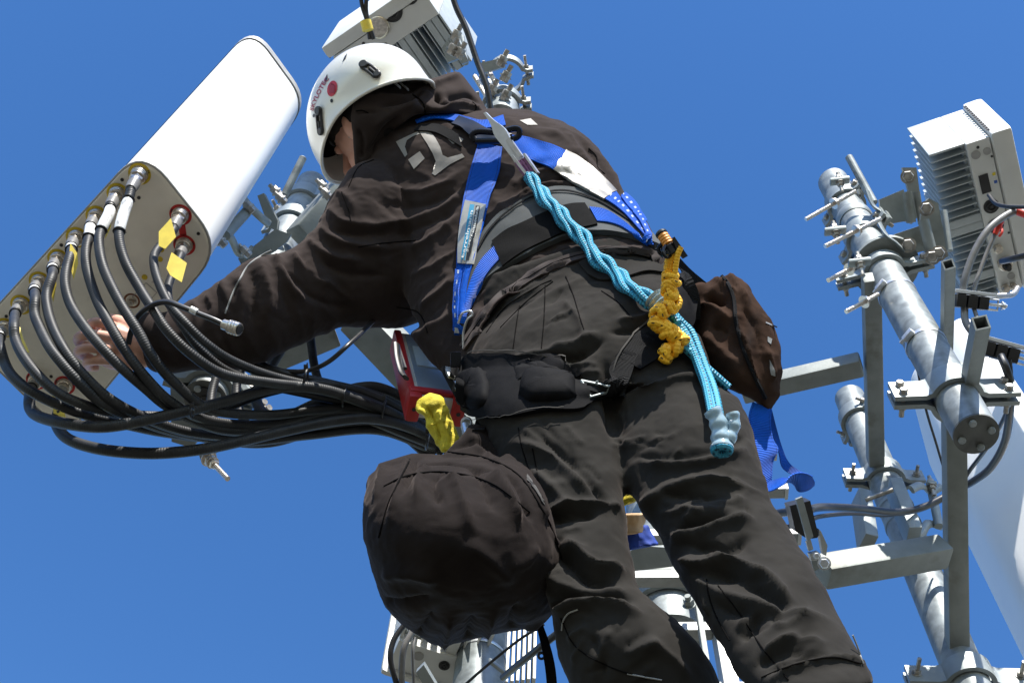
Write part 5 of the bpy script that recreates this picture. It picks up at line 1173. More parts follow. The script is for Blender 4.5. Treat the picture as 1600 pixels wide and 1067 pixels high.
# boots below the trousers
for (P, r) in (([W(1296, 1120, 1.56), W(1302, 1140, 1.55), W(1312, 1175, 1.53)], [.050, .050, .050]), ([W(1080, 1300, 1.68), W(1092, 1360, 1.66), W(1100, 1420, 1.63)], [.058, .056, .054])):
    foot = P[2] + Vector((-.02, .10, -.03)); toe = P[2] + Vector((-.03, .19, -.05))
    bv, bf = remesh([limb(P, r), limb([P[2] + Vector((0, -.03, -.02)), foot, toe], [.05, .048, .038])], voxel=.006, smooth=5)
    obj_of('boot', bv, bf, MT['boot'], person)

# ------------------------------------------------------------ helmet
hel = thing('climbing_helmet', 'off white climbing helmet with red round sticker worn by the worker', 'helmet', hc)
def hel_surface(scale=1.0, brim=1.0, n=96, m=40):
    vs = []
    for j in range(m + 1):
        for i in range(n):
            th = 2 * math.pi * i / n                   # 0 = front
            cf, sf = math.cos(th), math.sin(th)
            # latitude where the rim lies: lower at front and nape, arched over the ears
            ph_r = math.radians(94.3 + 14.8 * max(0, cf) ** 1.5 + 11.9 * max(0, -cf) ** 2)
            ph = ph_r * j / m
            rf = .1615
            x = rf * math.sin(ph) * cf; y = .1064 * math.sin(ph) * sf; z = .152 * math.cos(ph)
            # flared rim
            fl = max(0, j / m - .86) / .14
            k = 1 + .05 * fl ** 2
            # shallow crown ridges
            rid = 1 + .010 * math.cos(6 * th) * math.sin(ph) ** 2 * (1 - fl)
            vs.append((x * k * rid * scale, y * k * rid * scale, z * scale * (1 if z > 0 else 1)))
    fs = [[j * n + i, j * n + (i + 1) % n, (j + 1) * n + (i + 1) % n, (j + 1) * n + i] for j in range(m) for i in range(n)]
    return vs, fs, n, m
HELM_OFF = (.0, .0, .0)
def hw(q): return HC + Fh * q[0] + Sh * q[1] + Uh * q[2]
vo, fo, n_, m_ = hel_surface(1.0); vi, fi, _, _ = hel_surface(.965)
g = G(); vs = [hw(q) for q in vo] + [hw(q) for q in vi]; o_ = len(vo)
fs = fo + [[o_ + k for k in f[::-1]] for f in fi] + [[m_ * n_ + i, m_ * n_ + (i + 1) % n_, o_ + m_ * n_ + (i + 1) % n_, o_ + m_ * n_ + i] for i in range(n_)]
g.add(vs, fs); shell = g.build('shell', MT['helmet'], hel)
ST = bvh([tuple(hw(q)) for q in vo], fo)
vi2, fi2, _, _ = hel_surface(.955); g = G(); g.add([hw(q) for q in vi2[:96 * 31]], [f[::-1] for f in fi2[:96 * 30]]); g.build('lining', MT['foam'], hel)
g = G(); g.tube([hw(vo[m_ * n_ + i % n_]) for i in range(n_ + 1)], .0035, 8, cap=False); g.build('rim', MT['helmet'], hel)
def clip(pl):
    L = lay(ST, crom(pl, 6), .003); g = G(); P = [q[0] for q in L]; nrm = L[len(L) // 2][1]
    side = (P[-1] - P[0]).normalized().cross(nrm)
    g.tube([p + side * .0075 for p in P], .0035, 8); g.tube([p - side * .0065 for p in P], .003, 8)
    g.cyl(P[0] - nrm * .003, P[0] + nrm * .006, .010, 20, bev=.002); g.cyl(P[-1] - nrm * .003, P[-1] + nrm * .005, .0085, 20, bev=.002)
    g.tube([P[len(P) // 2], P[-1]], .004, 8)
    g.build('lamp_clip', MT['black'], hel)
clip(((569, 103), (578, 108), (590, 118))); clip(((500, 174), (501, 190), (503, 206)))
def disc_px(name, m, cx, cy, rx, ry, rot, T, parent, off=.001):
    P = []
    for k in range(36):
        a = 2 * math.pi * k / 36; x, y = rx * math.cos(a), ry * math.sin(a); P.append((cx + x * math.cos(rot) - y * math.sin(rot), cy + x * math.sin(rot) + y * math.cos(rot)))
    return decal(name, MT[m], parent, T, P, off)
disc_px('sticker', 'red', 519.5, 139, 7.5, 12.5, .25, ST, hel)
decal('sticker_mark', MT['maroon'], hel, ST, [(515, 133), (518, 131), (518, 143), (521, 143), (521, 134), (524, 134), (524, 146), (515, 146)], .002)
disc_px('rivet', 'black', 518.5, 158, 2.2, 3, 0, ST, hel)
for pl in (((543, 84), (539, 89), (535, 98), (541, 91)), ((512, 116), (509, 122), (508, 131), (512, 124))):
    decal('vent_slot', MT['black'], hel, ST, pl)
text_on('lettering', MT['maroon'], hel, ST, 'SKYLOTEC', None, None, 6.0, off=.0012, path_=[(490, 174), (494, 161), (500, 148), (508, 133), (515, 124)])
disc_px('emblem', 'black', 491, 181, 2, 3, .2, ST, hel)
# inner cradle parts seen at the nape
for s_, u_ in ((.06, -.01), (.035, -.012)):
    g = G(); g.tube([hw((-.128, s_ - .01, u_ - .03)), hw((-.120, s_ - .01, u_ + .0)), hw((-.10, s_ - .005, u_ + .02))], .007, 10, flat=.3); g.build('cradle_strap', MT['alurung'], hel)
g = G(); g.tube([W(*q) for q in crom([(545, 215, 2.70), (552, 210, 2.69), (560, 206, 2.68), (566, 205, 2.68)], 5)], .0012, 6); g.build('chin_cord', MT['piping'], hel)
# ------------------------------------------------------------ full body harness
har = thing('safety_harness', 'blue and black full body harness with grey hip belt worn over the brown jacket', 'harness', W(880, 400, 2.4))
def S(name, mt_, T, eL, eR, **k): return strap(name, MT[mt_], har, T, eL, eR, **k)
belt = S('hip_belt', 'padgrey', JT, ((722, 520), (728, 470), (735, 425), (746, 389), (765, 357), (802, 323), (844, 303), (883, 298), (922, 308), (957, 326), (1001, 357), (1030, 388)),
         ((728, 520), (732, 492), (738, 474), (765, 440), (807, 413), (844, 393), (886, 375), (922, 368), (975, 372), (1022, 388), (1034, 396)), n=64, m=14, off=.001, th=.011)
VB = belt.data; offb = Vector(har.location)
BTv = np.array([tuple(v.co + offb) for v in VB.vertices]); BTf = [list(p.vertices) for p in VB.polygons]
n0 = len(JV); CV = np.concatenate([JV, BTv]); CF = JF + [[i + n0 for i in f] for f in BTf]; CT = bvh(CV, CF)       # jacket + belt
S('hip_belt_edge', 'blackweb', CT, ((746, 389), (765, 357), (802, 323), (844, 303), (883, 298), (922, 308), (957, 326), (1001, 357)), ((748, 391), (767, 359), (803, 325), (845, 305), (883, 300), (921, 310), (956, 328), (1000, 359)), n=40, m=3, th=.0015)
S('hook_patch', 'velcro', CT, ((769, 378), (792, 360), (817, 349), (852, 333), (888, 321), (914, 319)), ((786, 417), (806, 402), (828, 389), (858, 375), (886, 363), (934, 352)), n=30, m=10, off=.0008, th=.003)
S('waist_strap', 'bluew', CT, ((921, 325), (946, 329), (972, 345), (999, 368), (1016, 382)), ((933, 347), (952, 349), (970, 355), (990, 368), (1012, 384)), n=26, m=6, off=.0008, th=.0025)
S('waist_strap', 'bluew', CT, ((773, 386), (755, 404), (741, 428), (731, 458), (722, 500)), ((783, 404), (768, 420), (757, 436), (744, 462), (732, 484)), n=26, m=6, off=.0008, th=.0025)
vert = S('shoulder_strap', 'bluew', CT, ((747, 225), (740, 250), (733, 276), (728, 296), (724, 315), (719, 357), (715, 415), (716, 462), (716, 505)), ((785, 232), (783, 252), (781, 268), (773, 292), (765, 315), (754, 362), (739, 415), (731, 448), (725, 505)), n=46, m=8, off=.002, th=.003)
vo_ = np.array([tuple(v.co + offb) for v in vert.data.vertices]); n1 = len(CV); CV2 = np.concatenate([CV, vo_]); CF2 = CF + [[i + n1 for i in p.vertices] for p in vert.data.polygons]; CT2 = bvh(CV2, CF2)
S('label_frame', 'labelp', CT2, ((727, 314), (722, 336), (718, 360), (716, 385), (716, 412)), ((760, 321), (755, 343), (751, 364), (745, 390), (739, 414)), n=22, m=7, off=.0008, th=.0022)
lab_T = CT2
S('label_band', 'cyan', CT2, ((735, 321), (731, 345), (728, 366), (724, 390), (722, 407)), ((742, 322), (738, 346), (735, 367), (731, 391), (729, 408)), n=16, m=4, off=.0034, th=.0004)
S('label_band', 'blk', CT2, ((744, 323), (741, 346), (738, 367), (733, 391), (730, 408)), ((751, 324), (747, 347), (744, 368), (739, 391), (734, 408)), n=16, m=4, off=.0034, th=.0004)
text_on('lettering', MT['txtw'], har, CT2, 'barrelmann', None, None, 4.4, off=.0052, path_=[(727.5, 405), (730, 388), (734, 366), (740, 332)])
text_on('lettering', MT['txtw'], har, CT2, 'Sicherheitstechnik', None, None, 4.2, off=.0052, path_=[(735, 396), (738.5, 380), (743, 362), (749.5, 325)])
S('shoulder_strap', 'bluew', CT, ((650, 192), (675, 183), (710, 183), (735, 188), (757, 192), (786, 184)), ((652, 196), (678, 189), (703, 192), (722, 199), (736, 207), (790, 200)), n=30, m=6, off=.004, th=.003)
S('shoulder_strap', 'bluew', CT, ((800, 214), (825, 217), (844, 222), (866, 230), (886, 239)), ((798, 238), (817, 247), (840, 256), (855, 262), (868, 268)), n=24, m=7, off=.002, th=.003)
S('strap_sleeve', 'silver', CT, ((884, 238), (904, 249), (922, 263), (942, 282), (960, 302)), ((866, 267), (886, 284), (908, 297), (928, 307), (944, 316)), n=24, m=8, off=.003, th=.005)
S('shoulder_strap', 'bluem', CT, ((958, 300), (974, 318), (990, 338), (1008, 362), (1024, 382)), ((944, 314), (962, 326), (980, 342), (998, 362), (1016, 381)), n=24, m=6, off=.004, th=.0025)
S('shoulder_strap', 'bluem', CT, ((976, 308), (990, 322), (1004, 346), (1020, 378)), ((968, 312), (982, 332), (998, 352), (1012, 378)), n=20, m=5, off=.008, th=.0025)
S('shoulder_strap', 'bluem', CT, ((716, 425), (714, 455), (715, 490), (716, 520)), ((727, 428), (724, 455), (722, 490), (722, 520)), n=20, m=5, off=.008, th=.0025)
S('dorsal_plate', 'blackmetal', CT, ((706, 200), (722, 206), (736, 218), (748, 228)), ((718, 188), (740, 196), (760, 206), (800, 216)), n=12, m=6, off=.006, th=.005)
S('shoulder_strap', 'blackweb', CT, ((655, 198), (680, 196), (700, 202), (716, 212)), ((648, 206), (676, 208), (696, 216), (722, 232)), n=16, m=5, off=.0015, th=.003)  # black strip laid in place of the hood's shadow below the blue strap
dr = hit(CT, 776, 212); dc = dr[0] + dr[1] * .022
g = G(); g.tube([W(*q) for q in crom([(742, 221, 2.575), (738, 212, 2.575), (748, 206, 2.575), (778, 207, 2.575), (805, 201, 2.575), (812, 207, 2.575), (806, 216, 2.575), (780, 220, 2.575), (742, 221, 2.575)], 5)], .0062, 10, cap=False)
ring = g.build('dorsal_ring', MT['blackmetal'], har)
# leg loops
S('leg_loop', 'grip', TT, ((726, 560), (745, 556), (790, 556), (830, 556), (870, 562), (895, 574), (902, 584)), ((728, 640), (750, 652), (800, 653), (850, 645), (900, 644), (918, 636), (922, 618)), n=40, m=16, off=.002, th=.008)
S('leg_loop_edge', 'stitch', TT, ((740, 556), (752, 552), (790, 553), (835, 553), (870, 560), (896, 574)), ((740, 557.5), (752, 553.5), (790, 554.5), (835, 554.5), (870, 561.5), (895, 575.5)), n=36, m=2, off=.012, th=.001)
S('leg_loop_edge', 'stitch', TT, ((738, 654), (790, 655), (830, 646), (880, 643)), ((738, 655), (790, 656), (830, 647), (880, 644)), n=36, m=2, off=.012, th=.001)
# puffy pads of the leg loop
def pad(pl, name='leg_loop_pad', m='grip', d=None, T=None, h=.012, parent=None):
    """soft cushion with traced outline laid on T"""
    T = T or TT; n = len(pl); c = (sum(p[0] for p in pl) / n, sum(p[1] for p in pl) / n)
    O_ = crom(list(pl) + [pl[0]], 5)[:-1]; rings = [1.0, .96, .88, .72, .45, .18]; hs = [-.002, h * .5, h * .82, h, h * 1.06, h * 1.1]; vs = []; N = len(O_)
    for s_, hh in zip(rings, hs):
        L = lay(T, [(c[0] + (p[0] - c[0]) * s_, c[1] + (p[1] - c[1]) * s_) for p in O_], 0)
        vs += [q[0] + q[1] * hh for q in L]
    fs = [[j * N + i, j * N + (i + 1) % N, (j + 1) * N + (i + 1) % N, (j + 1) * N + i] for j in range(len(rings) - 1) for i in range(N)]
    vs.append(sum(vs[-N:], Vector()) / N); fs += [[(len(rings) - 1) * N + i, (len(rings) - 1) * N + (i + 1) % N, len(vs) - 1] for i in range(N)]
    return mk(name, vs, fs, MT[m], parent or har)
pad(((724, 590), (732, 580), (752, 578), (766, 592), (770, 620), (760, 640), (738, 642), (724, 630)), h=.020)
pad(((812, 622), (818, 596), (836, 586), (862, 588), (888, 592), (900, 606), (898, 626), (870, 634), (830, 634)), h=.024)
pad(((800, 568), (824, 562), (850, 570), (880, 580), (896, 592), (860, 588), (820, 592), (806, 604)), h=.012)
S('leg_strap', 'blackweb', TT, ((896, 606), (930, 600), (956, 594), (975, 588)), ((898, 632), (930, 628), (958, 620), (978, 612)), n=16, m=6, off=.004, th=.003)
bk = lay(TT, [(913, 600), (952, 595), (954, 612), (916, 626), (913, 600)], .012); g = G(); g.tube([q[0] for q in bk], .0025, 6); bk2 = lay(TT, [(932, 598), (935, 622)], .012); g.tube([q[0] for q in bk2], .0026, 6); g.build('buckle', MT['zinc'], har)
S('leg_strap', 'blackweb', TT, ((958, 618), (954, 580), (972, 548), (1000, 520), (1020, 500)), ((978, 622), (986, 590), (998, 556), (1022, 534), (1034, 512)), n=24, m=8, off=.003, th=.005)
S('leg_loop_edge', 'stitch', TT, ((958, 590), (966, 558), (990, 524), (1018, 490)), ((960, 591), (968, 559.5), (992, 525.5), (1019, 491.5)), n=24, m=2, off=.009, th=.001)
S('leg_strap', 'grip', TT, ((962, 560), (984, 530), (1018, 496), (1040, 470), (1062, 440)), ((1000, 580), (1030, 560), (1060, 540), (1082, 500), (1090, 455)), n=30, m=12, off=.002, th=.006)
S('leg_strap', 'blackweb', TT, ((1050, 440), (1064, 450), (1076, 470), (1082, 500)), ((1068, 430), (1084, 444), (1092, 470), (1092, 500)), n=16, m=5, off=.012, th=.004)
# small wires and rings on the left flank
g = G(); g.tube(path([(716, 505, 2.30), (722, 490, 2.29), (734, 486, 2.28), (738, 492, 2.28), (730, 500, 2.28), (724, 520, 2.29), (724, 545, 2.29)], 6), .0022, 8); g.build('gear_ring', MT['steel'], har)
for pl, r in ((((706, 588, 2.22), (710, 570, 2.24), (712, 556, 2.26)), .006), (((716, 600, 2.2), (720, 580, 2.22), (724, 560, 2.25)), .0045)):
    g = G(); g.tube(path(pl, 4), r, 8, flat=.5); g.build('strap_end', MT['blackweb'], har)
g = G(); g.box(W(712, 562, 2.22), (RT, fwd, UP), (.009, .003, .014), .002); g.build('buckle', MT['blackmetal'], har)

# ------------------------------------------------------------ carabiner and twisted cyan lanyard
cb = thing('snap_hook', 'long silver snap hook clipped to the black ring on the worker\'s back', 'snap hook', W(790, 220, 2.58))
def slab(g, eL, eR, d0, d1, th, n=14):
    a = resample(crom(eL, 6), n); b = resample(crom(eR, 6), n); vs = []
    for i in range(n):
        d = d0 + (d1 - d0) * i / (n - 1)
        for q in (a[i], b[i]):
            for s_ in (-1, 1): vs.append(W(q[0], q[1], d) + (RT * .3 + fwd).normalized() * th * s_ / 2)
    fs = []
    for i in range(n - 1):
        o = i * 4; fs += [[o, o + 4, o + 6, o + 2], [o + 1, o + 3, o + 7, o + 5], [o, o + 1, o + 5, o + 4], [o + 2, o + 6, o + 7, o + 3]]
    fs += [[0, 2, 3, 1], [(n - 1) * 4, (n - 1) * 4 + 1, (n - 1) * 4 + 3, (n - 1) * 4 + 2]]
    g.add(vs, fs, smooth=False)
g = G(); slab(g, ((757, 178), (764, 188), (770, 200), (774, 213), (786, 228), (800, 246), (806, 256)), ((760, 176), (772, 188), (786, 198), (794, 208), (800, 222), (816, 244), (822, 252)), 2.538, 2.525, .014)
g.build('hook_body', MT['alu'], cb)
g = G(); slab(g, ((786, 212), (794, 224), (806, 240), (812, 247)), ((792, 209), (800, 219), (812, 236), (818, 244)), 2.533, 2.522, .014); g.build('gate', MT['steel'], cb)
g = G(); slab(g, ((775, 213), (784, 221), (800, 214)), ((778, 218), (787, 226), (803, 218)), 2.53, 2.525, .003); g.build('gate_notch', MT['blackmetal'], cb)
for (a, b, c_, d_) in (((800, 246), (830, 284), (803, 243), (833, 281)), ((818, 242), (840, 272), (821, 240), (842, 270))):
    g = G(); slab(g, (a, ((a[0] + b[0]) / 2, (a[1] + b[1]) / 2), b), (c_, ((c_[0] + d_[0]) / 2, (c_[1] + d_[1]) / 2), d_), 2.52, 2.505, .016); g.build('hook_fork', MT['steel'], cb)
g = G()
for k in range(4): g.tube([W(*q) for q in crom([(806 + k * 4.2, 254 - k * 2.2, 2.515), (814 + k * 4.2, 266 - k * 2.2, 2.510), (823 + k * 3.6, 278 - k * 2.2, 2.505)], 5)], .0032, 8)
g.build('thimble_cord', MT['purple'], cb)
lan = thing('rope_lanyard', 'thick cyan rope lanyard of four twisted strands hanging across the worker\'s back', 'rope', W(900, 350, 2.4))
AT = CT
def dep(px, py, off):
    hs = [hit(T, px, py) for T in (CT, TT)]; hs = [(h[0] - CAM).dot(fwd) for h in hs if h]
    return min(hs) - off if hs else None
main = [(826, 274), (836, 290), (848, 306), (864, 322), (880, 342), (902, 362), (918, 384), (934, 404), (954, 420), (972, 438), (990, 454), (1010, 468), (1030, 476), (1044, 490), (1056, 506)]
mp_ = crom(main, 6); dd_ = [dep(q[0], q[1], .035) or None for q in mp_]
last = 2.50; ds = []
for q in dd_: last = q if q else last; ds.append(min(last, 2.505))
ds = np.array(ds); ds[0] = 2.505
for _ in range(40): ds[1:-1] = (ds[:-2] + ds[2:]) / 2 * .5 + ds[1:-1] * .5
ctr = [W(q[0], q[1], d) for q, d in zip(mp_, ds)]; ctr = [Vector(tuple(p)) for p in resample(ctr, 130)]
for k in range(4):
    P = []
    for i, c in enumerate(ctr):
        t = (ctr[min(i + 1, 129)] - ctr[max(i - 1, 0)]).normalized(); v = (c - CAM).normalized(); u = t.cross(v).normalized(); w_ = t.cross(u)
        a = i / 129 * 2 * math.pi * 1.7 + k * math.pi / 2; rad = .0088 * (1 + .35 * math.sin(i * .33 + k)) * (1 if i > 8 else .6 + .05 * i)
        P.append(c + u * math.cos(a) * rad * 1.0 + w_ * math.sin(a) * rad * .7)
    g = G(); g.tube(P, .0060, 12); g.build('rope_strand', MT['rope'], lan)
# binding and lower tail
def tailpath(pl, off=.03):
    out = []
    for q in crom(pl, 6):
        d = dep(q[0], q[1], off); out.append([q[0], q[1], d])
    last = next(o[2] for o in out if o[2]);
    for o in out: last = o[2] or last; o[2] = last
    D = np.array([o[2] for o in out])
    for _ in range(30): D[1:-1] = (D[:-2] + D[2:]) / 4 + D[1:-1] / 2
    return [W(o[0], o[1], d) for o, d in zip(out, D)]
g = G(); P = tailpath([(1022, 466), (1034, 478), (1045, 492)], .038)
P = [Vector(tuple(p)) for p in resample(P, 25)]
g.tube(P, [.0185 + .0022 * math.sin(i * 1.25) for i in range(25)], 20); g.build('shrink_tube', MT['clear'], lan)
for k, (pl, r) in enumerate((([(1040, 486), (1056, 508), (1072, 530), (1084, 552), (1096, 584), (1108, 616), (1116, 650)], .0075), ([(1046, 484), (1064, 504), (1080, 520), (1092, 548), (1104, 580), (1116, 612), (1124, 650)], .0075), ([(1034, 494), (1048, 514), (1062, 536), (1076, 548), (1098, 570), (1120, 590), (1138, 606)], .0075), ([(1042, 480), (1052, 500), (1068, 516), (1078, 536), (1090, 566), (1102, 600), (1112, 648)], .0065))):
    g = G(); g.tube(tailpath(pl, .028 + .004 * (k % 2)), r, 12); g.build('rope_strand', MT['rope'], lan)
# looped end with shrink sleeve
e0 = min(dep(1125, 650, .045), dep(1125, 700, .045), dep(1140, 680, .045))
P = [W(*q) for q in crom([(1112, 640, e0), (1120, 654, e0 - .004), (1125, 672, e0 - .010), (1127, 690, e0 - .018), (1128, 702, e0 - .026)], 6)]; N_ = len(P)
g = G(); g.tube(P, [.0125 + .0045 * (i / N_) ** 2 + .0012 * math.sin(i * .9) for i in range(N_)], 22, cap=False)
g.tube([W(*q) for q in crom([(1144, 645, e0 - .002), (1147, 658, e0 - .006), (1144, 674, e0 - .012), (1138, 690, e0 - .020)], 6)], [.0095 + .001 * math.sin(i * .9) for i in range(19)], 14); g.build('shrink_tube', MT['clear'], lan)
ex = (P[-1] - P[-3]).normalized(); g = G(); g.torus(P[-1] + ex * .001, ex, .0105, .0062, 36, 12); g.cyl(P[-1] - ex * .01, P[-1] - ex * .002, .008, 20); g.build('rope_end', MT['rope'], lan)

# ------------------------------------------------------------ yellow sling with grip
ys = thing('yellow_sling', 'knotted orange yellow rope sling with an orange and black grip on the right hip', 'sling', W(1045, 450, 2.25))
def band(name, m, pts, r, flat=1, parent=None, n=14, rr=None):
    g = G(); P = [W(*q) for q in crom(pts, 6)]; g.tube(P, rr(len(P)) if rr else r, n, flat=flat); return g.build(name, MT[m], parent or ys)
y0 = min(dep(1046, 440, .018), dep(1040, 500, .018), dep(1046, 540, .018)); print('Y0', y0, dep(900, 480, 0), dep(1000, 460, 0), dep(1100, 480, 0), dep(1046, 405, 0))
for k in (-1, 0, 1): band('sling_strand', 'yrope', [(1052 + k * 7 - 2 * k, 396 - k * 4, y0), (1049 + k * 6, 410, y0), (1048 + k * 6, 424, y0), (1047 + k * 4, 440, y0)], .0055)
band('sling_strand', 'yrope', [(1064, 386, y0 - .01), (1058, 402, y0 - .01), (1054, 430, y0 - .008)], .0048)
sp_ = [W(*q) for q in crom([(1048, 430, y0), (1049, 445, y0 - .004), (1046, 460, y0 - .006), (1050, 474, y0 - .004), (1034, 488, y0 - .006), (1026, 500, y0 - .008), (1036, 513, y0 - .010), (1050, 522, y0 - .008), (1066, 532, y0 - .006), (1054, 544, y0 - .010), (1040, 548, y0 - .012), (1036, 562, y0 - .010)], 12)]
sp_ = [Vector(tuple(p)) for p in resample(sp_, 240)]
for k in range(3):
    P = []
    for i, c in enumerate(sp_):
        t = (sp_[min(i + 1, 239)] - sp_[max(i - 1, 0)]).normalized(); v = (c - CAM).normalized(); u = t.cross(v).normalized(); w_ = t.cross(u)
        a = i / 239 * 2 * math.pi * (11 if k < 2 else -9) + k * 2.1; rad = .0100 * (.8 + .35 * math.sin(i * .21 + k * 2))
        P.append(c + u * math.cos(a) * rad + w_ * math.sin(a) * rad * .8 + t * math.sin(2 * a) * .004)
    g = G(); g.tube(P, .0056, 12); g.build('sling_knot', MT['yrope'], ys)
g = G(); g.cyl(W(1034, 366, y0 + 0.015), W(1046, 384, y0 + 0.005), .0092, 20, bev=.003); g.build('grip', MT['orange'], ys)
g = G(); g.cyl(W(1032, 363, y0 + 0.018), W(1035, 368, y0 + 0.014), .0102, 20, bev=.002); g.cyl(W(1045, 383, y0 + 0.005), W(1054, 398, y0 + 0.000), .0098, 20, bev=.002); g.build('grip_ferrule', MT['black'], ys)
g = G(); plate_px(g, ((1050, 372), (1054, 370), (1075, 400), (1068, 404), (1058, 392)), y0 + -0.010, .01); g.build('grip_plate', MT['black'], ys)
g = G(); g.tube(path([(1036, 380, y0 + 0.010), (1029, 388, y0 + 0.010), (1032, 396, y0 + 0.010), (1040, 398, y0 + 0.010), (1044, 388, y0 + 0.010), (1038, 382, y0 + 0.010)], 6), .0036, 8); g.tube(path([(1040, 384, y0 + 0.000), (1036, 394, y0 + -0.010), (1042, 402, y0 + -0.010), (1050, 398, y0 + 0.000)], 6), .003, 8); g.build('shackle', MT['blackmetal'], ys)

# ------------------------------------------------------------ big gathered bag
bagt = thing('tool_bag', 'large round black brown tool bag hanging at the worker\'s left thigh', 'bag', W(720, 860, 1.9))
b1 = geo((612, 726, 800, 706, 2.00, .7), (578, 745, 834, 738, 1.95, .9), (566, 785, 856, 780, 1.90, 1.0), (569, 830, 868, 830, 1.87, 1.02), (577, 875, 880, 872, 1.865, 1.0), (588, 918, 878, 908, 1.875, .98), (606, 952, 868, 945, 1.89, .92), (640, 984, 852, 972, 1.91, .8), (676, 1008, 812, 988, 1.94, .5), n=48)
b2 = geo((735, 662, 760, 668, 2.06, .8), (722, 680, 780, 690, 2.05, .7), (698, 704, 806, 716, 2.03, .7), (680, 730, 820, 745, 2.01, .7))
b3 = geo((590, 724, 650, 708, 2.03, .9), (584, 745, 700, 715, 2.02, .9), (600, 770, 760, 730, 2.0, .8))
b4 = geo((820, 990, 856, 960, 1.90, .8), (845, 985, 880, 905, 1.92, .6), (855, 925, 882, 860, 1.95, .6))
GV, GF = remesh([b1, b2, b3, b4], voxel=.0048, smooth=5); GT = bvh(GV, GF)
GV = folds(GV, GF, GT, [(((640, 712), (628, 745), (614, 790), (606, 830)), .007, .006), (((652, 714), (640, 740), (628, 775)), .006, -.009), (((604, 722), (592, 750), (584, 790)), .008, .007), (((668, 728), (655, 750), (652, 790)), .007, .008), (((684, 738), (676, 760), (690, 790)), .007, -.009),
 (((700, 735), (715, 760), (730, 800), (740, 840)), .009, .008), (((740, 725), (760, 760), (775, 800)), .009, -.010), (((770, 735), (790, 770), (805, 800), (812, 830)), .010, .012), (((800, 740), (820, 780), (832, 815)), .008, -.012), (((826, 755), (842, 790), (850, 820)), .008, .009),
 (((700, 704), (740, 690), (780, 710)), .008, -.008), (((735, 675), (752, 700), (790, 735)), .007, .007), (((640, 728), (690, 722), (740, 728), (800, 745)), .006, -.006), (((860, 830), (876, 870), (872, 930)), .005, .006), (((840, 850), (820, 880), (790, 880)), .010, .006),
 (((690, 1012), (700, 985), (705, 960)), .008, .010), (((728, 1006), (735, 980), (740, 960)), .008, -.010), (((760, 1000), (765, 975), (775, 950)), .008, .010), (((800, 985), (800, 965), (810, 940)), .008, -.010), (((650, 995), (668, 970), (680, 950)), .008, -.008), (((600, 900), (640, 895), (690, 905)), .012, .008), (((596, 940), (640, 940), (680, 930)), .010, -.008), (((720, 850), (760, 870), (800, 910)), .014, .008)])
GV = wrinkle(GV, GF, 7, .0035, None, 11); GV = wrinkle(GV, GF, 30, .0013, None, 12); GV = wrinkle(GV, GF, 90, .0008, None, 13)
mk('bag_body', [tuple(v) for v in GV], GF, MT['bag'], bagt); GT = bvh(GV, GF)
for pl, wd_ in ((((826, 745), (840, 764), (852, 785)), 8),):
    a = [(p[0] - wd_ * .3, p[1] - wd_ * .4) for p in pl]; b = [(p[0] + wd_ * .3 - 4, p[1] + wd_ * .6) for p in pl]; strap('bag_tape', MT['bagtrim'], bagt, GT, a, b, n=12, m=4, off=.0008, th=.001)
for pl in (((640, 718), (624, 750), (606, 790), (592, 840)), ((868, 845), (878, 880), (874, 920), (868, 935)), ((700, 706), (760, 716), (812, 744), (850, 800), (872, 850)), ((600, 760), (640, 742), (700, 738), (770, 756), (828, 800)), ((868, 845), (878, 880), (874, 920))): seam('bag_seam', 'seam', bagt, GT, pl, .0014)
strap('bag_strap', MT['blackweb'], bagt, None, ((742, 640, 2.12), (744, 655, 2.10), (738, 672, 2.04)), ((768, 640, 2.12), (764, 655, 2.10), (757, 672, 2.04)), n=10, m=4, th=.003)
g = G(); g.cyl(W(727, 664, 2.1), W(733, 690, 2.06), .008, 16, bev=.002); g.torus(W(729, 660, 2.1), fwd, .008, .002, 20, 6); g.build('bag_hook', MT['steel'], bagt)
# ------------------------------------------------------------ right hip pouch
pou = thing('hip_pouch', 'brown canvas pouch bulging out at the worker\'s right hip', 'pouch', W(1160, 530, 2.2))
p1 = geo((1112, 438, 1142, 431, 2.28, .9), (1092, 452, 1162, 440, 2.26, .9), (1084, 478, 1182, 466, 2.24, .9), (1086, 508, 1204, 502, 2.22, .85), (1092, 540, 1218, 542, 2.20, .8), (1104, 575, 1221, 580, 2.18, .8), (1128, 602, 1219, 612, 2.17, .75), (1166, 618, 1208, 636, 2.16, .7), (1188, 632, 1200, 642, 2.15, .8), n=32)
p2 = geo((1066, 452, 1100, 440, 2.25, .8), (1070, 480, 1120, 460, 2.24, .7), (1078, 520, 1130, 500, 2.22, .6))
PV, PF = remesh([p1, p2], voxel=.0042, smooth=5); PT = bvh(PV, PF)
PV = folds(PV, PF, PT, [(((1112, 434), (1134, 446), (1145, 462), (1150, 500), (1168, 550), (1186, 600), (1196, 625)), .006, .010), (((1100, 462), (1120, 468), (1136, 474)), .012, -.022), (((1092, 474), (1115, 480), (1140, 500)), .008, .010), (((1140, 432), (1158, 455), (1170, 480)), .008, .007), (((1160, 480), (1180, 510), (1190, 550)), .009, -.007),
  (((1196, 545), (1205, 570), (1208, 600)), .008, .006), (((1100, 520), (1130, 550), (1160, 590)), .014, .010), (((1112, 510), (1140, 520)), .010, -.008)])
PV = wrinkle(PV, PF, 22, .004, None, 21); PV = wrinkle(PV, PF, 70, .0009, None, 22)
mk('pouch_body', [tuple(v) for v in PV], PF, MT['bag2'], pou); PT = bvh(PV, PF)
seam('pouch_binding', 'blackweb', pou, PT, ((1128, 432), (1140, 448), (1147, 470), (1150, 500), (1160, 540), (1178, 585), (1196, 622)), .0035)
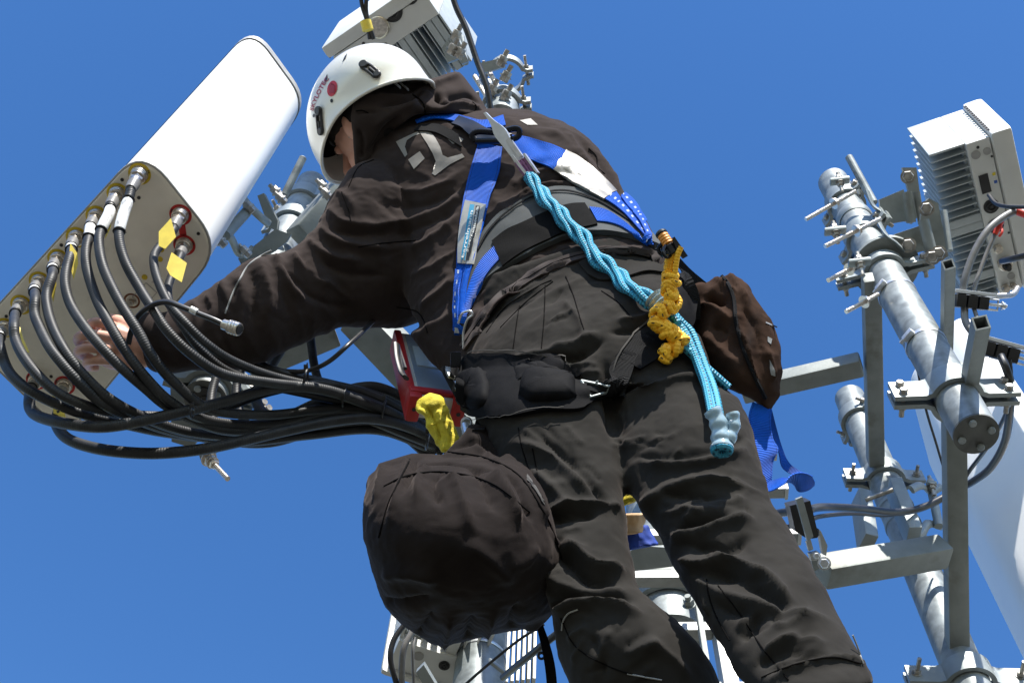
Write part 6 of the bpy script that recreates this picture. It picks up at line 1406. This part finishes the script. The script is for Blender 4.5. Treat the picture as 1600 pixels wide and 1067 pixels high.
decal('pouch_print', MT['piping'], pou, PT, [(1196, 503), (1214, 511), (1214, 513), (1196, 505)]); decal('pouch_print', MT['piping'], pou, PT, [(1199, 526), (1206, 530), (1204, 538), (1199, 534)]); decal('pouch_print', MT['piping'], pou, PT, [(1203, 562), (1211, 580), (1211, 588), (1205, 586), (1203, 576)])
strap('pouch_strap', MT['blackweb'], pou, None, ((1048, 402, 2.28), (1066, 425, 2.27), (1090, 450, 2.26)), ((1056, 396, 2.28), (1078, 420, 2.27), (1104, 442, 2.26)), n=10, m=4, th=.003)
# ------------------------------------------------------------ dangling blue webbing tail
bt = thing('webbing_tail', 'loose loop of blue webbing hanging below the hip pouch', 'webbing', W(1200, 700, 2.1))
strap('webbing_loop', MT['bluew'], bt, None, ((1176, 628, 2.14), (1170, 650, 2.12), (1172, 685, 2.10), (1182, 715, 2.08), (1176, 745, 2.06), (1184, 762, 2.05), (1200, 768, 2.06), (1222, 758, 2.08), (1236, 742, 2.10), (1252, 738, 2.12), (1266, 742, 2.14), (1273, 752, 2.17)),
      ((1206, 640, 2.15), (1204, 660, 2.13), (1208, 686, 2.12), (1216, 702, 2.11), (1208, 720, 2.10), (1206, 742, 2.09), (1206, 750, 2.09), (1226, 746, 2.12), (1240, 756, 2.15), (1248, 768, 2.14), (1262, 766, 2.16), (1272, 758, 2.19)), n=60, m=5, th=.002, nsub=6)
strap('webbing_loop', MT['bluew'], bt, None, ((1188, 632, 2.16), (1200, 664, 2.18), (1216, 704, 2.20), (1222, 730, 2.21), (1240, 742, 2.22), (1262, 746, 2.22)), ((1206, 640, 2.17), (1214, 672, 2.19), (1222, 700, 2.21), (1232, 722, 2.22), (1250, 736, 2.23), (1270, 744, 2.23)), n=30, m=4, th=.002)
strap('webbing_loop', MT['bluem'], bt, None, ((1168, 660, 2.12), (1172, 690, 2.1), (1180, 730, 2.08)), ((1180, 665, 2.13), (1184, 700, 2.11), (1188, 740, 2.09)), n=16, m=4, th=.002)

# ------------------------------------------------------------ red measuring device
dev = thing('measuring_device', 'red and white handheld measuring device hanging at the worker\'s left hip', 'device', W(665, 590, 2.38))
A4 = W(618, 518, 2.63); B4 = W(642, 618, 2.37); C4 = W(724, 622, 2.41)
ay = (B4 - A4); La4 = ay.length; ay.normalize(); bx = (C4 - B4); bx = (bx - ay * bx.dot(ay)); wb4 = bx.length; bx.normalize(); cz = ay.cross(bx)
if cz.dot(fwd) > 0: cz = -cz                       # cz towards the viewer
th4 = .045; mid = (A4 + B4) / 2 + bx * wb4 / 2 - cz * th4 / 2
g = G(); g.box(mid, (ay, bx, cz), (La4 / 2, wb4 / 2 - .004, th4 / 2), .006); g.build('casing', MT['devwhite'], dev)
g = G(); g.box(mid - bx * (wb4 / 2 - .004), (ay, bx, cz), (La4 / 2 + .004, .008, th4 / 2 + .004), .005); g.build('side_bumper', MT['devred'], dev)
for s_ in (-1, 1):
    g = G(); g.box(mid + ay * (La4 / 2 - .012) + bx * s_ * (wb4 / 2 - .009), (ay, bx, cz), (.022, .013, th4 / 2 + .005), .006); g.build('corner_bumper', MT['devred'], dev)
    g = G(); q = mid + ay * (La4 / 2 + .0095) + bx * s_ * (wb4 / 2 - .009); g.cyl(q, q + ay * .002, .004, 14); g.build('screw', MT['black'], dev)
g = G(); g.box(mid + ay * (La4 / 2 - .02) + cz * (th4 / 2 + .002), (ay, bx, cz), (.010, wb4 / 2, .005), .002); g.build('rim_bumper', MT['devred'], dev)
g = G(); g.box(mid + cz * (th4 / 2 + .0008) - ay * .012, (ay, bx, cz), (La4 / 2 - .022, wb4 / 2 - .018, .001), 0); g.build('front_panel', MT['screen'], dev)
g = G(); g.box(mid + cz * (th4 / 2 + .003) - ay * .03, (ay, bx, cz), (.045, wb4 * .24, .0012), 0); g.build('screen', MT['screen2'], dev)
for k, u_ in enumerate((-.022, -.004, .018)):
    g = G(); q = mid + ay * (La4 / 2) + bx * u_; g.cyl(q, q + ay * .006, .0055 if k != 1 else .004, 18); g.torus(q + ay * .006, ay, .005, .0015, 16, 6); g.build('socket', MT['black'], dev)
g = G(); g.tube(path([(620, 538, 2.44), (622, 560, 2.40), (628, 582, 2.36), (634, 590, 2.34)], 5), .0085, 8, flat=.5); g.tube(path([(622, 542, 2.45), (628, 560, 2.41), (633, 576, 2.38)], 5), .004, 8); g.build('carry_strap', MT['black'], dev)
strap('carry_strap', MT['blackweb'], dev, None, ((688, 576, 2.30), (700, 600, 2.28), (714, 626, 2.26)), ((694, 570, 2.30), (708, 594, 2.28), (722, 620, 2.26)), n=10, m=4, th=.003)
g = G(); g.box(W(702, 582, 2.29), ((W(708, 596, 2.27) - W(696, 572, 2.31)).normalized(), bx, cz), (.016, .006, .003), .001); g.box(W(716, 610, 2.27), ((W(708, 596, 2.27) - W(696, 572, 2.31)).normalized(), bx, cz), (.006, .006, .003), .001); g.build('strap_slider', MT['alurung'], dev)
# yellow cloth tied to it
yc = thing('yellow_cloth', 'knotted yellow cloth strip hanging from the red measuring device', 'cloth', W(680, 660, 2.25))
c1 = geo((652, 626, 672, 614, 2.27, .8), (650, 640, 690, 620, 2.25, .8), (660, 650, 700, 636, 2.24, .6), (664, 662, 706, 656, 2.23, .55), (672, 680, 714, 676, 2.22, .5), (682, 694, 720, 688, 2.21, .5), (690, 706, 728, 702, 2.2, .5))
c2 = geo((655, 636, 676, 628, 2.245, 1.0), (660, 648, 682, 640, 2.24, 1.0), (668, 660, 680, 660, 2.235, 1.0), (674, 680, 688, 680, 2.22, 1.0), (684, 698, 700, 698, 2.21, .8))
YV, YF = remesh([c1, c2], voxel=.003, smooth=3); YT = bvh(YV, YF)
YV = folds(YV, YF, YT, [(((668, 640), (680, 660), (690, 690)), .004, -.007), (((684, 640), (694, 665), (706, 690)), .005, .006), (((655, 632), (668, 640), (676, 652)), .004, -.005)]); YV = wrinkle(YV, YF, 45, .003, None, 31)
mk('cloth_strip', [tuple(v) for v in YV], YF, MT['glove'], yc)
# ------------------------------------------------------------ things seen between the legs
gl = thing('work_glove', 'tan, blue and yellow work glove hanging in front of the worker between the legs', 'glove', W(988, 800, 2.3))
for nm, m, secs in (('glove_cuff', 'bluecloth', ((950, 748, 990, 742, 2.32, .6), (952, 766, 992, 756, 2.31, .6), (956, 778, 994, 766, 2.3, .6))), ('glove_band', 'glove', ((958, 776, 1000, 762, 2.3, .6), (960, 796, 1000, 780, 2.29, .6))),
                    ('glove_palm', 'tan', ((950, 804, 1010, 802, 2.33, .5), (955, 822, 1008, 820, 2.33, .5), (960, 836, 1006, 832, 2.32, .5))), ('glove_back', 'bluecloth', ((952, 828, 1014, 820, 2.36, .5), (958, 850, 1024, 842, 2.35, .5), (965, 862, 1030, 850, 2.34, .5)))):
    v, f = remesh([geo(*secs)], voxel=.0035, smooth=3); mk(nm, [tuple(x) for x in wrinkle(v, f, 50, .003, None, 5)], f, MT[m], gl)
bs = thing('black_strap', 'narrow black strap with a ring running down beside the bag to the bottom edge', 'strap', W(855, 1010, 1.85))
strap('strap_web', MT['blackweb'], bs, None, ((838, 978, 1.92), (846, 1010, 1.88), (852, 1045, 1.85), (856, 1090, 1.82)), ((848, 974, 1.92), (860, 1010, 1.88), (868, 1045, 1.85), (872, 1090, 1.82)), n=12, m=4, th=.004)
g = G(); g.torus(W(846, 1024, 1.88), fwd, .0045, .0022, 16, 6); g.build('strap_ring', MT['black'], bs)
